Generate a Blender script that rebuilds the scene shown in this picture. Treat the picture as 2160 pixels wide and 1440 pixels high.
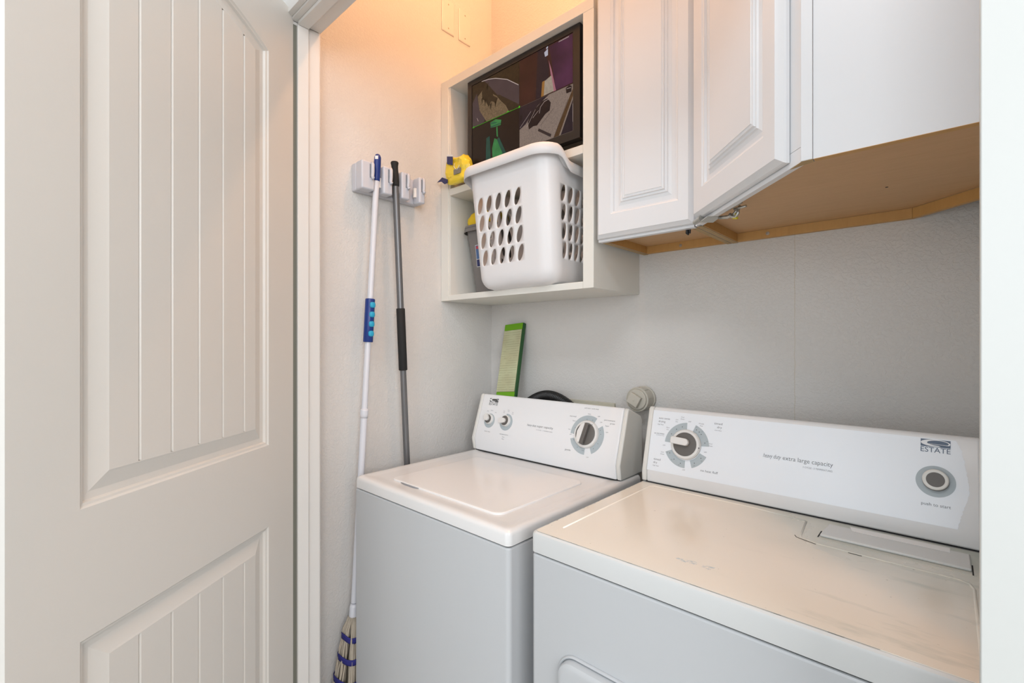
import bpy, bmesh, math, random
from mathutils import Vector, Matrix, noise
random.seed(7)
for o in list(bpy.data.objects): bpy.data.objects.remove(o)
C = bpy.context.scene.collection
S = bpy.context.scene
R = math.radians

# ------------------------------------------------------------------ camera
cd = bpy.data.cameras.new('camera'); cam = bpy.data.objects.new('camera', cd); C.objects.link(cam)
cam.location = (1.5601, -1.5625, 1.3497)
cam.rotation_euler = (R(90), 0, R(42.4775))
cd.sensor_width = 36; cd.lens = 36 * 1004.19 / 2160
cd.shift_y = 1.48 / 2160
cd.clip_start = 0.02
S.camera = cam

# ------------------------------------------------------------------ world and lights
w = bpy.data.worlds.new('world'); S.world = w; w.use_nodes = True
w.node_tree.nodes['Background'].inputs[0].default_value = (0.86, 0.94, 1.0, 1)
w.node_tree.nodes['Background'].inputs[1].default_value = 0.75
def area(name, loc, target, sx, sy, power, col):
    l = bpy.data.lights.new(name, 'AREA'); l.shape = 'RECTANGLE'; l.size = sx; l.size_y = sy
    l.energy = power; l.color = col
    o = bpy.data.objects.new(name, l); C.objects.link(o); o.location = loc
    o.rotation_euler = (Vector(target) - Vector(loc)).to_track_quat('-Z', 'Y').to_euler(); return o
area('window_daylight', (1.6, -4.2, 1.7), (1.2, -0.4, 1.4), 2.0, 1.9, 15, (0.84, 0.93, 1.0))
area('side_fill', (3.7, -2.7, 2.1), (0.0, -0.7, 1.6), 1.5, 1.5, 44, (0.95, 0.97, 1.0))  # added fill lamp, brightens the left wall and door from the right
area('hall_ceiling_light', (1.45, -2.2, 3.27), (1.3, -1.6, 0.0), 1.0, 0.8, 19, (0.96, 0.97, 1.0))
l = bpy.data.lights.new('closet_bulb', 'POINT'); l.energy = 12.5; l.color = (1.0, 0.52, 0.25); l.shadow_soft_size = 0.035
o = bpy.data.objects.new('closet_bulb', l); C.objects.link(o); o.location = (0.75, -0.43, 3.17)
S.view_settings.view_transform = 'Standard'; S.view_settings.look = 'None'
S.view_settings.exposure = 0.50; S.view_settings.gamma = 1; S.view_settings.use_curve_mapping = False

# ------------------------------------------------------------------ materials
def mat(name, col, rough=0.5, metal=0, bump=0, bscale=100, bdist=0.001, spec=0.5, coat=0, emit=None, es=1):
    m = bpy.data.materials.new(name); m.use_nodes = True; nt = m.node_tree; b = nt.nodes['Principled BSDF']
    b.inputs['Base Color'].default_value = (*col, 1); b.inputs['Roughness'].default_value = rough
    b.inputs['Metallic'].default_value = metal; b.inputs['Specular IOR Level'].default_value = spec
    b.inputs['Coat Weight'].default_value = coat
    if emit:
        b.inputs['Emission Color'].default_value = (*emit, 1); b.inputs['Emission Strength'].default_value = es
    if bump:
        tc = nt.nodes.new('ShaderNodeTexCoord'); n = nt.nodes.new('ShaderNodeTexNoise'); bp = nt.nodes.new('ShaderNodeBump')
        n.inputs['Scale'].default_value = bscale; n.inputs['Detail'].default_value = 3
        bp.inputs['Strength'].default_value = bump; bp.inputs['Distance'].default_value = bdist
        nt.links.new(tc.outputs['Object'], n.inputs['Vector']); nt.links.new(n.outputs['Fac'], bp.inputs['Height'])
        nt.links.new(bp.outputs['Normal'], b.inputs['Normal'])
    return m
def N(m, t, **kw):
    n = m.node_tree.nodes.new(t)
    for k, v in kw.items():
        if k.startswith('_'): setattr(n, k[1:], v)
        else: n.inputs[k.replace('__', ' ')].default_value = v
    return n
def L(m, a, b): m.node_tree.links.new(a, b)
def mathn(m, op, a, b=None, clamp=False):
    n = m.node_tree.nodes.new('ShaderNodeMath'); n.operation = op; n.use_clamp = clamp
    for i, v in enumerate((a, b)):
        if v is None: continue
        if isinstance(v, (int, float)): n.inputs[i].default_value = v
        else: L(m, v, n.inputs[i])
    return n.outputs[0]
def mixc(m, fac, a, b):
    n = m.node_tree.nodes.new('ShaderNodeMix'); n.data_type = 'RGBA'
    if isinstance(fac, float): n.inputs[0].default_value = fac
    else: L(m, fac, n.inputs[0])
    for i, v in ((6, a), (7, b)):
        if isinstance(v, tuple): n.inputs[i].default_value = (*v, 1)
        else: L(m, v, n.inputs[i])
    return n.outputs[2]

def wall_mat(name, col, seam=False):
    m = mat(name, col, 0.55); b = m.node_tree.nodes['Principled BSDF']
    tc = N(m, 'ShaderNodeTexCoord')
    n1 = N(m, 'ShaderNodeTexNoise', Scale=120.0, Detail=4.0, Roughness=0.55); L(m, tc.outputs['Object'], n1.inputs['Vector'])
    n1.inputs['Distortion'].default_value = 0.7
    v = N(m, 'ShaderNodeMapRange'); v.interpolation_type = 'SMOOTHSTEP'
    v.inputs['From Min'].default_value = 0.42; v.inputs['From Max'].default_value = 0.62
    L(m, n1.outputs['Fac'], v.inputs['Value'])
    bp = N(m, 'ShaderNodeBump', Strength=0.40, Distance=0.0017); L(m, v.outputs[0], bp.inputs['Height'])
    L(m, bp.outputs['Normal'], b.inputs['Normal'])
    if seam:   # tan drip line and a few nicks
        sp = N(m, 'ShaderNodeSeparateXYZ'); L(m, tc.outputs['Object'], sp.inputs[0])
        wob = N(m, 'ShaderNodeTexNoise', Scale=30.0, Detail=2.0); L(m, tc.outputs['Object'], wob.inputs['Vector'])
        xx = mathn(m, 'ADD', sp.outputs[0], mathn(m, 'MULTIPLY', wob.outputs['Fac'], 0.006))
        d = mathn(m, 'ABSOLUTE', mathn(m, 'SUBTRACT', xx, 1.2375))
        line = mathn(m, 'SUBTRACT', 1.0, mathn(m, 'DIVIDE', d, 0.0016), True)
        n3 = N(m, 'ShaderNodeTexNoise', Scale=14.0, Detail=2.0); L(m, tc.outputs['Object'], n3.inputs['Vector'])
        line = mathn(m, 'MULTIPLY', line, mathn(m, 'MULTIPLY', n3.outputs['Fac'], 0.9), True)
        L(m, mixc(m, line, col, (0.52, 0.42, 0.25)), b.inputs['Base Color'])
    return m
M = {}
M['wall'] = wall_mat('wall_paint', (0.72, 0.70, 0.675))
M['wallback'] = wall_mat('wall_paint_seam', (0.72, 0.70, 0.675), True)
M['ceiling'] = wall_mat('ceiling_paint', (0.8, 0.79, 0.77))
M['door'] = mat('door_paint', (0.70, 0.67, 0.625), 0.38, bump=0.25, bscale=160, bdist=0.0006)
M['trim'] = mat('trim_paint', (0.74, 0.72, 0.69), 0.35, bump=0.2, bscale=60, bdist=0.0005)
M['casing'] = mat('trim_paint_dimmed', (0.60, 0.61, 0.59), 0.35, bump=0.2, bscale=60, bdist=0.0005)  # trim paint in a darker copy, dimmer light on the casing put into colour
M['gapshade'] = mat('hinge_gap_shade', (0.16, 0.16, 0.13), 0.7)  # dark colour stands in for the shade inside the hinge gap
M['gap'] = mat('dark_gap', (0.02, 0.02, 0.02), 0.9)
M['cab'] = mat('cabinet_white', (0.77, 0.775, 0.79), 0.33)
M['shelf'] = mat('shelf_melamine', (0.78, 0.765, 0.71), 0.5, bump=0.15, bscale=40, bdist=0.0006)
M['enamel'] = mat('shaded_enamel', (0.53, 0.545, 0.56), 0.32, bump=0.06, bscale=500, bdist=0.0003)  # white enamel greyed, shade on the machine bodies put into the colour
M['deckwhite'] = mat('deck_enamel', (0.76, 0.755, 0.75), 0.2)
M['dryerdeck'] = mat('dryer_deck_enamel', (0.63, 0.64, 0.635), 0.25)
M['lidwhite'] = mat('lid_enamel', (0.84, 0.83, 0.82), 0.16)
M['console'] = mat('console_plastic', (0.86, 0.87, 0.885), 0.28)
M['console2'] = mat('dryer_console_plastic', (0.77, 0.77, 0.77), 0.28)
M['cap'] = mat('end_cap_plastic', (0.76, 0.75, 0.71), 0.35)
M['ink'] = mat('print_ink', (0.09, 0.09, 0.10), 0.5)
M['inklight'] = mat('print_ink_grey', (0.26, 0.27, 0.29), 0.5)
M['navy'] = mat('logo_navy', (0.11, 0.15, 0.22), 0.45)
M['black'] = mat('logo_black', (0.03, 0.035, 0.035), 0.45)
M['dialgrey'] = mat('dial_print_grey', (0.45, 0.51, 0.54), 0.45)
M['knobwhite'] = mat('knob_white', (0.80, 0.79, 0.77), 0.3)
M['knobgrey'] = mat('knob_grey', (0.13, 0.12, 0.11), 0.42)
M['basket'] = mat('basket_plastic', (0.78, 0.77, 0.775), 0.38)
M['basketrim'] = mat('basket_edge', (0.84, 0.80, 0.76), 0.38)
M['bin'] = mat('bin_grey', (0.20, 0.19, 0.185), 0.5)
M['holder'] = mat('holder_plastic', (0.60, 0.61, 0.66), 0.38)
M['polewhite'] = mat('white_pole', (0.70, 0.71, 0.76), 0.3)
M['polegrey'] = mat('grey_pole', (0.17, 0.17, 0.175), 0.35, metal=0.5)
M['foam'] = mat('black_foam', (0.012, 0.012, 0.012), 0.75, bump=0.3, bscale=900)
M['rubber'] = mat('black_rubber', (0.012, 0.012, 0.013), 0.38)
M['blue'] = mat('blue_plastic', (0.008, 0.035, 0.21), 0.35)
M['teal'] = mat('teal_rubber', (0.02, 0.36, 0.58), 0.5)
M['string'] = mat('mop_cotton', (0.46, 0.40, 0.32), 0.95, bump=0.6, bscale=700, bdist=0.002)
M['band'] = mat('mop_band', (0.02, 0.02, 0.17), 0.8)
M['yellow'] = mat('yellow_cloth', (0.85, 0.60, 0.02), 0.75, bump=0.6, bscale=140, bdist=0.003)
M['film'] = mat('packet_film', (0.86, 0.66, 0.05), 0.12, bump=0.5, bscale=45, bdist=0.006)
M['navyfilm'] = mat('packet_navy', (0.01, 0.02, 0.12), 0.2)
M['greylabel'] = mat('grey_label', (0.22, 0.21, 0.18), 0.4)
M['redlabel'] = mat('red_label', (0.5, 0.05, 0.07), 0.4)
M['bluelabel'] = mat('blue_label', (0.06, 0.14, 0.33), 0.4)
M['white'] = mat('plain_white', (0.8, 0.8, 0.8), 0.4)
M['green'] = mat('green_cover', (0.16, 0.42, 0.005), 0.45, bump=0.2, bscale=200)
M['darkgreen'] = mat('green_cover_edge', (0.015, 0.09, 0.02), 0.5)
M['pvc'] = mat('cleanout_plastic', (0.56, 0.53, 0.46), 0.4)
M['boxbeige'] = mat('valve_box_plastic', (0.64, 0.61, 0.50), 0.5)
M['plate'] = mat('wall_plate_plastic', (0.74, 0.71, 0.67), 0.35)
M['screw'] = mat('screw_metal', (0.45, 0.42, 0.38), 0.35, metal=0.8)
M['steel'] = mat('hinge_steel', (0.55, 0.54, 0.5), 0.3, metal=0.9)
M['yplastic'] = mat('yellow_tag', (0.6, 0.5, 0.03), 0.4)
M['monitor'] = mat('monitor_plastic', (0.018, 0.016, 0.015), 0.35)
M['floor'] = mat('floor_tile', (0.42, 0.38, 0.33), 0.4, bump=0.2, bscale=20)

# beige pad with rows of tiny holes
m = mat('beige_pad', (0.55, 0.55, 0.33), 0.7); M['pad'] = m
tc = N(m, 'ShaderNodeTexCoord'); sp = N(m, 'ShaderNodeSeparateXYZ'); L(m, tc.outputs['Object'], sp.inputs[0])
fx = mathn(m, 'ABSOLUTE', mathn(m, 'SUBTRACT', mathn(m, 'FRACT', mathn(m, 'DIVIDE', sp.outputs[0], 0.0052)), 0.5))
fz = mathn(m, 'ABSOLUTE', mathn(m, 'SUBTRACT', mathn(m, 'FRACT', mathn(m, 'DIVIDE', sp.outputs[2], 0.0105)), 0.5))
dot = mathn(m, 'MULTIPLY', mathn(m, 'LESS_THAN', fx, 0.2), mathn(m, 'LESS_THAN', fz, 0.10))
ns = N(m, 'ShaderNodeTexNoise', Scale=45.0, Detail=1.0); L(m, tc.outputs['Object'], ns.inputs['Vector'])
dot = mathn(m, 'MULTIPLY', dot, mathn(m, 'GREATER_THAN', ns.outputs['Fac'], 0.42))
blot = N(m, 'ShaderNodeTexNoise', Scale=14.0, Detail=2.0); L(m, tc.outputs['Object'], blot.inputs['Vector'])
base = mixc(m, mathn(m, 'SUBTRACT', mathn(m, 'MULTIPLY', blot.outputs['Fac'], 2.2), 0.75, True), (0.58, 0.60, 0.38), (0.46, 0.42, 0.25))
L(m, mixc(m, dot, base, (0.2, 0.19, 0.12)), m.node_tree.nodes['Principled BSDF'].inputs['Base Color'])

# wood veneer
def wood(name, c1, c2, sc):
    m = mat(name, c1, 0.5); tc = N(m, 'ShaderNodeTexCoord'); mp = N(m, 'ShaderNodeMapping')
    mp.inputs['Scale'].default_value = sc; L(m, tc.outputs['Object'], mp.inputs[0])
    n = N(m, 'ShaderNodeTexNoise', Scale=6.0, Detail=6.0, Roughness=0.65); L(m, mp.outputs[0], n.inputs['Vector'])
    L(m, mixc(m, n.outputs['Fac'], c1, c2), m.node_tree.nodes['Principled BSDF'].inputs['Base Color'])
    return m
M['wood'] = wood('maple_veneer', (0.66, 0.42, 0.22), (0.54, 0.32, 0.15), (2, 14, 14))
M['woodedge'] = wood('maple_rail', (0.64, 0.37, 0.13), (0.52, 0.28, 0.085), (14, 14, 2))
M['chip'] = mat('chipboard_edge', (0.47, 0.33, 0.17), 0.9, bump=0.7, bscale=300, bdist=0.001)

# yellowed dryer top with scuffs
m = mat('dryer_top_film', (0.85, 0.805, 0.72), 0.2); M['dryertop'] = m
b = m.node_tree.nodes['Principled BSDF']; tc = N(m, 'ShaderNodeTexCoord'); sp = N(m, 'ShaderNodeSeparateXYZ'); L(m, tc.outputs['Object'], sp.inputs[0])
mp = N(m, 'ShaderNodeMapping'); mp.inputs['Rotation'].default_value = (0, 0, R(-38)); mp.inputs['Scale'].default_value = (3.2, 16, 1)
L(m, tc.outputs['Object'], mp.inputs[0])
s1 = N(m, 'ShaderNodeTexNoise', Scale=1.2, Detail=5.0, Roughness=0.6); L(m, mp.outputs[0], s1.inputs['Vector'])
scuff = mathn(m, 'MULTIPLY', mathn(m, 'SUBTRACT', s1.outputs['Fac'], 0.57), 5.0, True)
gx = mathn(m, 'DIVIDE', mathn(m, 'SUBTRACT', sp.outputs[0], 1.22), 0.25, True)
scuff = mathn(m, 'MULTIPLY', scuff, mathn(m, 'MULTIPLY', gx, 0.8))
c1 = mixc(m, scuff, (0.85, 0.805, 0.72), (0.46, 0.50, 0.45))
# grime along the back right, where dust gathers by the console
back = mathn(m, 'DIVIDE', mathn(m, 'ADD', sp.outputs[1], 0.56), 0.26, True)
rt = mathn(m, 'DIVIDE', mathn(m, 'SUBTRACT', sp.outputs[0], 1.13), 0.3, True)
s2 = N(m, 'ShaderNodeTexNoise', Scale=7.0, Detail=5.0); L(m, tc.outputs['Object'], s2.inputs['Vector'])
gr = mathn(m, 'MULTIPLY', mathn(m, 'MULTIPLY', back, rt), mathn(m, 'MULTIPLY', s2.outputs['Fac'], 1.75), True)
c2 = mixc(m, gr, c1, (0.50, 0.535, 0.49))
# fine speckle
s3 = N(m, 'ShaderNodeTexNoise', Scale=90.0, Detail=2.0); L(m, tc.outputs['Object'], s3.inputs['Vector'])
spk = mathn(m, 'MULTIPLY', mathn(m, 'SUBTRACT', s3.outputs['Fac'], 0.74), 9.0, True)
L(m, mixc(m, spk, c2, (0.25, 0.2, 0.15)), b.inputs['Base Color'])
s4 = N(m, 'ShaderNodeTexNoise', Scale=5.0, Detail=4.0); L(m, tc.outputs['Object'], s4.inputs['Vector'])
L(m, mathn(m, 'ADD', mathn(m, 'MULTIPLY', s4.outputs['Fac'], 0.12), mathn(m, 'ADD', mathn(m, 'MULTIPLY', gr, 0.3), 0.08)), b.inputs['Roughness'])
M['film_clear'] = mat('console_film', (0.86, 0.90, 0.95), 0.22)
M['lintgrey'] = mat('lint_cover_plastic', (0.66, 0.67, 0.66), 0.35)
M['scribble'] = mat('blue_grey_scuff', (0.42, 0.46, 0.48), 0.6)

# ------------------------------------------------------------------ mesh helpers
def bm_new(): return bmesh.new()
def obj(name, bm, m, parent=None, smooth=False, bevel=0, seg=2, angle=35):
    me = bpy.data.meshes.new(name); bmesh.ops.recalc_face_normals(bm, faces=bm.faces) if not getattr(bm, 'norecalc', False) else None
    bm.to_mesh(me); bm.free()
    mats = m if isinstance(m, (list, tuple)) else [m]
    for x in mats: me.materials.append(M[x])
    o = bpy.data.objects.new(name, me); C.objects.link(o)
    if parent: o.parent = parent; o.matrix_parent_inverse = Matrix.Translation(-parent.location) @ Matrix.Identity(4) if False else parent.matrix_basis.inverted()
    if smooth:
        for p in me.polygons: p.use_smooth = True
        if smooth != 'all': me.set_sharp_from_angle(angle=R(angle))
    if bevel:
        md = o.modifiers.new('bevel', 'BEVEL'); md.width = bevel; md.segments = seg; md.limit_method = 'ANGLE'; md.angle_limit = R(40)
        md.harden_normals = False
        for p in me.polygons: p.use_smooth = True
        me.set_sharp_from_angle(angle=R(50))
    return o
def box(bm, x0, x1, y0, y1, z0, z1, mi=0, mtx=None):
    vs = [bm.verts.new(Vector((x, y, z))) for x in (x0, x1) for y in (y0, y1) for z in (z0, z1)]
    if mtx:
        for v in vs: v.co = mtx @ v.co
    for f in ((0, 1, 3, 2), (4, 6, 7, 5), (0, 4, 5, 1), (2, 3, 7, 6), (0, 2, 6, 4), (1, 5, 7, 3)):
        bm.faces.new([vs[i] for i in f]).material_index = mi
    return vs
def prism(bm, pts, fn, a, b, mi=0):
    """extrude polygon pts (2D) between parameters a and b; fn(u,v,t)->Vector"""
    A = [bm.verts.new(fn(u, v, a)) for u, v in pts]; B = [bm.verts.new(fn(u, v, b)) for u, v in pts]
    bm.faces.new(A).material_index = mi; bm.faces.new(B[::-1]).material_index = mi
    n = len(pts)
    for i in range(n): bm.faces.new((A[i], B[i], B[(i + 1) % n], A[(i + 1) % n])).material_index = mi
def loft(bm, rings, close=True, cap0=False, cap1=False, mi=0):
    V = [[bm.verts.new(Vector(p)) for p in r] for r in rings]
    n = len(V[0])
    for a, b in zip(V, V[1:]):
        for i in range(n if close else n - 1):
            j = (i + 1) % n
            bm.faces.new((a[i], a[j], b[j], b[i])).material_index = mi
    if cap0: bm.faces.new(V[0]).material_index = mi
    if cap1: bm.faces.new(V[-1][::-1]).material_index = mi
    return V
def frame(d):
    d = Vector(d).normalized(); a = Vector((0, 0, 1)) if abs(d.z) < 0.9 else Vector((1, 0, 0))
    u = d.cross(a).normalized(); return u, d.cross(u).normalized()
def tube(bm, pts, rad, n=12, caps=True, mi=0):
    pts = [Vector(p) for p in pts]; rings = []
    u = None
    for i, p in enumerate(pts):
        d = (pts[min(i + 1, len(pts) - 1)] - pts[max(i - 1, 0)]).normalized()
        if u is None: u, v = frame(d)
        else:
            u = (u - d * u.dot(d)).normalized(); v = d.cross(u)
        r = rad[i] if isinstance(rad, (list, tuple)) else rad
        rings.append([p + (u * math.cos(t) + v * math.sin(t)) * r for t in [2 * math.pi * k / n for k in range(n)]])
    loft(bm, rings, True, caps, caps, mi)
def rrect(x0, x1, y0, y1, r, n=6):
    P = []
    for cx, cy, a in ((x1 - r, y1 - r, 0), (x0 + r, y1 - r, 90), (x0 + r, y0 + r, 180), (x1 - r, y0 + r, 270)):
        for k in range(n + 1):
            t = R(a + 90 * k / n); P.append((cx + r * math.cos(t), cy + r * math.sin(t)))
    return P
def empty(name, loc, label, cat, group=None):
    o = bpy.data.objects.new(name, None); C.objects.link(o); o.location = loc; o.empty_display_size = 0.05
    tag(o, label, cat, group); return o
def tag(o, label=None, cat=None, group=None, kind=None):
    if label: o['label'] = label
    if cat: o['category'] = cat
    if group: o['group'] = group
    if kind: o['kind'] = kind
    return o
def struct(o, label=None): o['kind'] = 'structure'; (o.__setitem__('label', label) if label else None); return o

# ------------------------------------------------------------------ text on a plane
class Plane:
    def __init__(s, O, X, Y):
        s.O = Vector(O); s.X = Vector(X).normalized(); s.Y = Vector(Y).normalized(); s.Z = s.X.cross(s.Y)
    def __call__(s, u, v, h=0.0): return s.O + s.X * u + s.Y * v + s.Z * h
def text(bm, pl, s, u0, u1, v, size, h=0.0004, shear=0.0, thin=0.0, spacing=1.0, align='L', rot=0):
    """text with baseline v; when u1 is given the width is fitted"""
    cu = bpy.data.curves.new('t', 'FONT'); cu.body = s; cu.size = 1; cu.resolution_u = 3; cu.shear = shear; cu.offset = thin; cu.space_character = spacing
    to = bpy.data.objects.new('t', cu); C.objects.link(to); bpy.context.view_layer.update()
    me = to.to_mesh()
    xs = [p.co.x for p in me.vertices]; a, b = min(xs), max(xs)
    sx = (u1 - u0) / (b - a) if u1 is not None else size * 1.0
    if u1 is None and align == 'C': off = u0 - (b - a) * sx / 2 - a * sx
    elif u1 is None and align == 'R': off = u0 - b * sx
    else: off = u0 - a * sx
    vm = [bm.verts.new(pl(off + p.co.x * sx, v + p.co.y * size, h)) for p in me.vertices]
    for p in me.polygons:
        try: bm.faces.new([vm[i] for i in p.vertices])
        except ValueError: pass
    to.to_mesh_clear(); bpy.data.objects.remove(to); bpy.data.curves.remove(cu)
def disc(bm, pl, u, v, r, h, n=40, mi=0, rv=None):
    rv = rv or r
    bm.faces.new([bm.verts.new(pl(u + r * math.cos(2 * math.pi * k / n), v + rv * math.sin(2 * math.pi * k / n), h)) for k in range(n)]).material_index = mi
def arcband(bm, pl, u, v, r0, r1, a0, a1, h, n=24):
    A = []; B = []
    for k in range(n + 1):
        t = R(a0 + (a1 - a0) * k / n)
        A.append(bm.verts.new(pl(u + r0 * math.cos(t), v + r0 * math.sin(t), h))); B.append(bm.verts.new(pl(u + r1 * math.cos(t), v + r1 * math.sin(t), h)))
    for k in range(n): bm.faces.new((A[k], A[k + 1], B[k + 1], B[k]))
def poly(bm, pl, pts, h, mi=0):
    bm.faces.new([bm.verts.new(pl(u, v, h)) for u, v in pts]).material_index = mi
def lathe(bm, pl, u, v, prof, n=40, mi=0, ru=1.0):
    rings = [[pl(u + r * ru * math.cos(2 * math.pi * k / n), v + r * math.sin(2 * math.pi * k / n), h) for k in range(n)] for r, h in prof]
    loft(bm, rings, True, True, True, mi)

# ================================================================== THE SETTING
CEIL = 3.30
def slab(name, *a, m='wall', parent=None):
    bm = bm_new(); box(bm, *a); return struct(obj(name, bm, m, parent))
slab('wall_left', -0.10, 0.0, -0.861, 0.0, 0.0, CEIL)
slab('wall_back', -0.10, 1.80, 0.0, 0.10, 0.0, CEIL, m='wallback')
slab('wall_right', 1.70, 1.80, -0.861, 0.0, 0.0, CEIL)
slab('floor', -1.7, 4.2, -5.0, 0.10, -0.05, 0.0, m='floor')
slab('ceiling', -1.7, 4.2, -5.0, 0.10, CEIL, CEIL + 0.05, m='ceiling')
bm = bm_new()
box(bm, -1.7, 0.078, -0.948, -0.861, 0, CEIL); box(bm, 1.602, 4.2, -0.948, -0.861, 0, CEIL); box(bm, 0.078, 1.602, -0.948, -0.861, 2.342, CEIL)
struct(obj('wall_front', bm, 'wall'))
slab('wall_hall_left', -1.8, -1.7, -5.0, -0.861, 0, CEIL)
slab('wall_hall_right', 4.2, 4.3, -5.0, -0.861, 0, CEIL)

# left jamb with door stop, right jamb, head jamb, casings
bm = bm_new(); box(bm, 0.078, 0.0965, -0.952, -0.863, 0, 2.3235); box(bm, 0.0965, 0.107, -0.936, -0.903, 0, 2.313)
struct(obj('trim_1', bm, 'trim', bevel=0.0012), 'left door jamb with stop strip')
bm = bm_new(); box(bm, 0.0966, 0.0985, -0.9505, -0.9365, 0, 2.3125); struct(obj('trim_6', bm, 'gapshade'), 'dark strip standing in for the shade in the hinge gap')  # added strip, painted shade of the deep gap
bm = bm_new(); box(bm, 1.5865, 1.602, -0.952, -0.861, 0, 2.3235); bm2 = bm_new(); box(bm2, 1.5813, 1.65, -0.968, -0.9522, 0, 2.385); struct(obj('trim_5', bm2, 'casing', bevel=0.0012), 'right door casing')
struct(obj('trim_2', bm, 'trim', bevel=0.0012), 'right door jamb')
bm = bm_new(); box(bm, 0.0965, 1.5855, -0.952, -0.861, 2.3235, 2.342); box(bm, 0.107, 1.5855, -0.936, -0.903, 2.3125, 2.3235)
box(bm, 0.03, 1.585, -0.968, -0.952, 2.330, 2.39)
struct(obj('trim_3', bm, 'trim', bevel=0.0012), 'head jamb and casing')
# plaster bead where the left wall meets the jamb
slab('trim_4', 0.0, 0.090, -0.863, -0.8585, 0, CEIL, m='trim')

# ------------------------------------------------------------------ door leaf (opened outwards)
th = R(35.66)
Hh = Vector((0.10, -0.947, 0)); DV = Vector((math.sin(th), -math.cos(th), 0)); DN = Vector((math.cos(th), math.sin(th), 0))
def dfn(s, z, h=0.0): return Hh + DV * s + Vector((0, 0, z)) + DN * h
PROF = [(0, 0), (0.0035, -0.0035), (0.008, -0.0045), (0.011, -0.0105), (0.022, -0.0115), (0.0235, -0.0115), (0.050, -0.0035), (0.054, -0.002), (0.056, -0.002)]
SL, SR = 0.119, 0.633
def top_curve(s, d, arch):
    if not arch: return arch_flat - d
    u = (s - (SL + SR) / 2) / ((SR - SL) / 2)
    return 2.142 + 0.075 * (1 - u * u) - d * 1.0
def panel_ring(d, z0, ztop, arch, n=24):
    P = []
    ss = [SL + d + (SR - SL - 2 * d) * k / n for k in range(n + 1)]
    for s in ss: P.append((s, z0 + d))
    for s in reversed(ss):
        if arch:
            u = (s - (SL + SR) / 2) / ((SR - SL) / 2); P.append((s, 2.158 + 0.048 * (1 - u * u) - d * 0.85))
        else: P.append((s, ztop - d))
    return P
def door_panel(bm, z0, ztop, arch):
    rings = [[dfn(s, z, h) for s, z in panel_ring(d, z0, ztop, arch)] for d, h in PROF]
    loft(bm, rings)
    d = PROF[-1][0]; H0 = PROF[-1][1]; n = 24
    g = [0.217, 0.293, 0.367, 0.441, 0.517]; gw = 0.0032
    br = [SL + d]
    for x in g: br += [x - gw, x, x + gw]
    br.append(SR - d)
    def zt(s):
        if arch:
            u = (s - (SL + SR) / 2) / ((SR - SL) / 2); return 2.158 + 0.048 * (1 - u * u) - d * 0.85
        return ztop - d
    for i in range(len(br) - 1):
        a, b = br[i], br[i + 1]
        ha = H0 - (0.0035 if any(abs(a - x) < 1e-6 for x in g) else 0); hb = H0 - (0.0035 if any(abs(b - x) < 1e-6 for x in g) else 0)
        k = 4
        for j in range(k):
            p, q = a + (b - a) * j / k, a + (b - a) * (j + 1) / k
            hp, hq = ha + (hb - ha) * j / k, ha + (hb - ha) * (j + 1) / k
            bm.faces.new([bm.verts.new(v) for v in (dfn(p, z0 + d, hp), dfn(q, z0 + d, hq), dfn(q, zt(q), hq), dfn(p, zt(p), hp))])
DW, DT0, DT1 = 0.742, 0.012, 2.345
bm = bm_new()
def quad(a, b, c, d): bm.faces.new([bm.verts.new(x) for x in (a, b, c, d)])
def rect(s0, s1, z0, z1): quad(dfn(s0, z0), dfn(s1, z0), dfn(s1, z1), dfn(s0, z1))
rect(0.0015, SL, DT0, DT1); rect(SR, DW, DT0, DT1); rect(SL, SR, DT0, 0.16); rect(SL, SR, 0.838, 1.064)
n = 24
for k in range(n):
    a, b = SL + (SR - SL) * k / n, SL + (SR - SL) * (k + 1) / n
    za, zb = [2.158 + 0.048 * (1 - ((s - (SL + SR) / 2) / ((SR - SL) / 2)) ** 2) for s in (a, b)]
    quad(dfn(a, za), dfn(b, zb), dfn(b, DT1), dfn(a, DT1))
door_panel(bm, 1.064, 0, True); door_panel(bm, 0.16, 0.838, False)
T = -0.035
bmesh.ops.remove_doubles(bm, verts=bm.verts, dist=0.00005)
quad(dfn(0.0015, DT0, T), dfn(DW, DT0, T), dfn(DW, DT1, T), dfn(0.0015, DT1, T))
for s in (0.0015, DW): quad(dfn(s, DT0, T), dfn(s, DT0), dfn(s, DT1), dfn(s, DT1, T))
for z in (DT0, DT1): quad(dfn(0.0015, z, T), dfn(0.0015, z), dfn(DW, z), dfn(DW, z, T))
door = obj('door_1', bm, 'door')
struct(door, 'off-white interior door leaf with arched beadboard panels, standing open')
for z in (0.25, 1.35, 2.12):      # hinge knuckles in the gap
    bm = bm_new(); tube(bm, [dfn(-0.004, z - 0.045, -0.040), dfn(-0.004, z + 0.045, -0.040)], 0.0055, 12)
    obj('hinge', bm, 'trim', door, smooth=True)
bm = bm_new(); tube(bm, [dfn(DW - 0.07, 0.98, T), dfn(DW - 0.07, 0.98, T - 0.055)], [0.012, 0.012], 16)
lathe(bm, Plane(dfn(DW - 0.07, 0.98, T - 0.05), DV, (0, 0, 1)), 0, 0, [(0.014, 0), (0.027, -0.01), (0.027, -0.02), (0.014, -0.03)], 24)
obj('door_knob', bm, 'steel', door, smooth=True)

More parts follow.
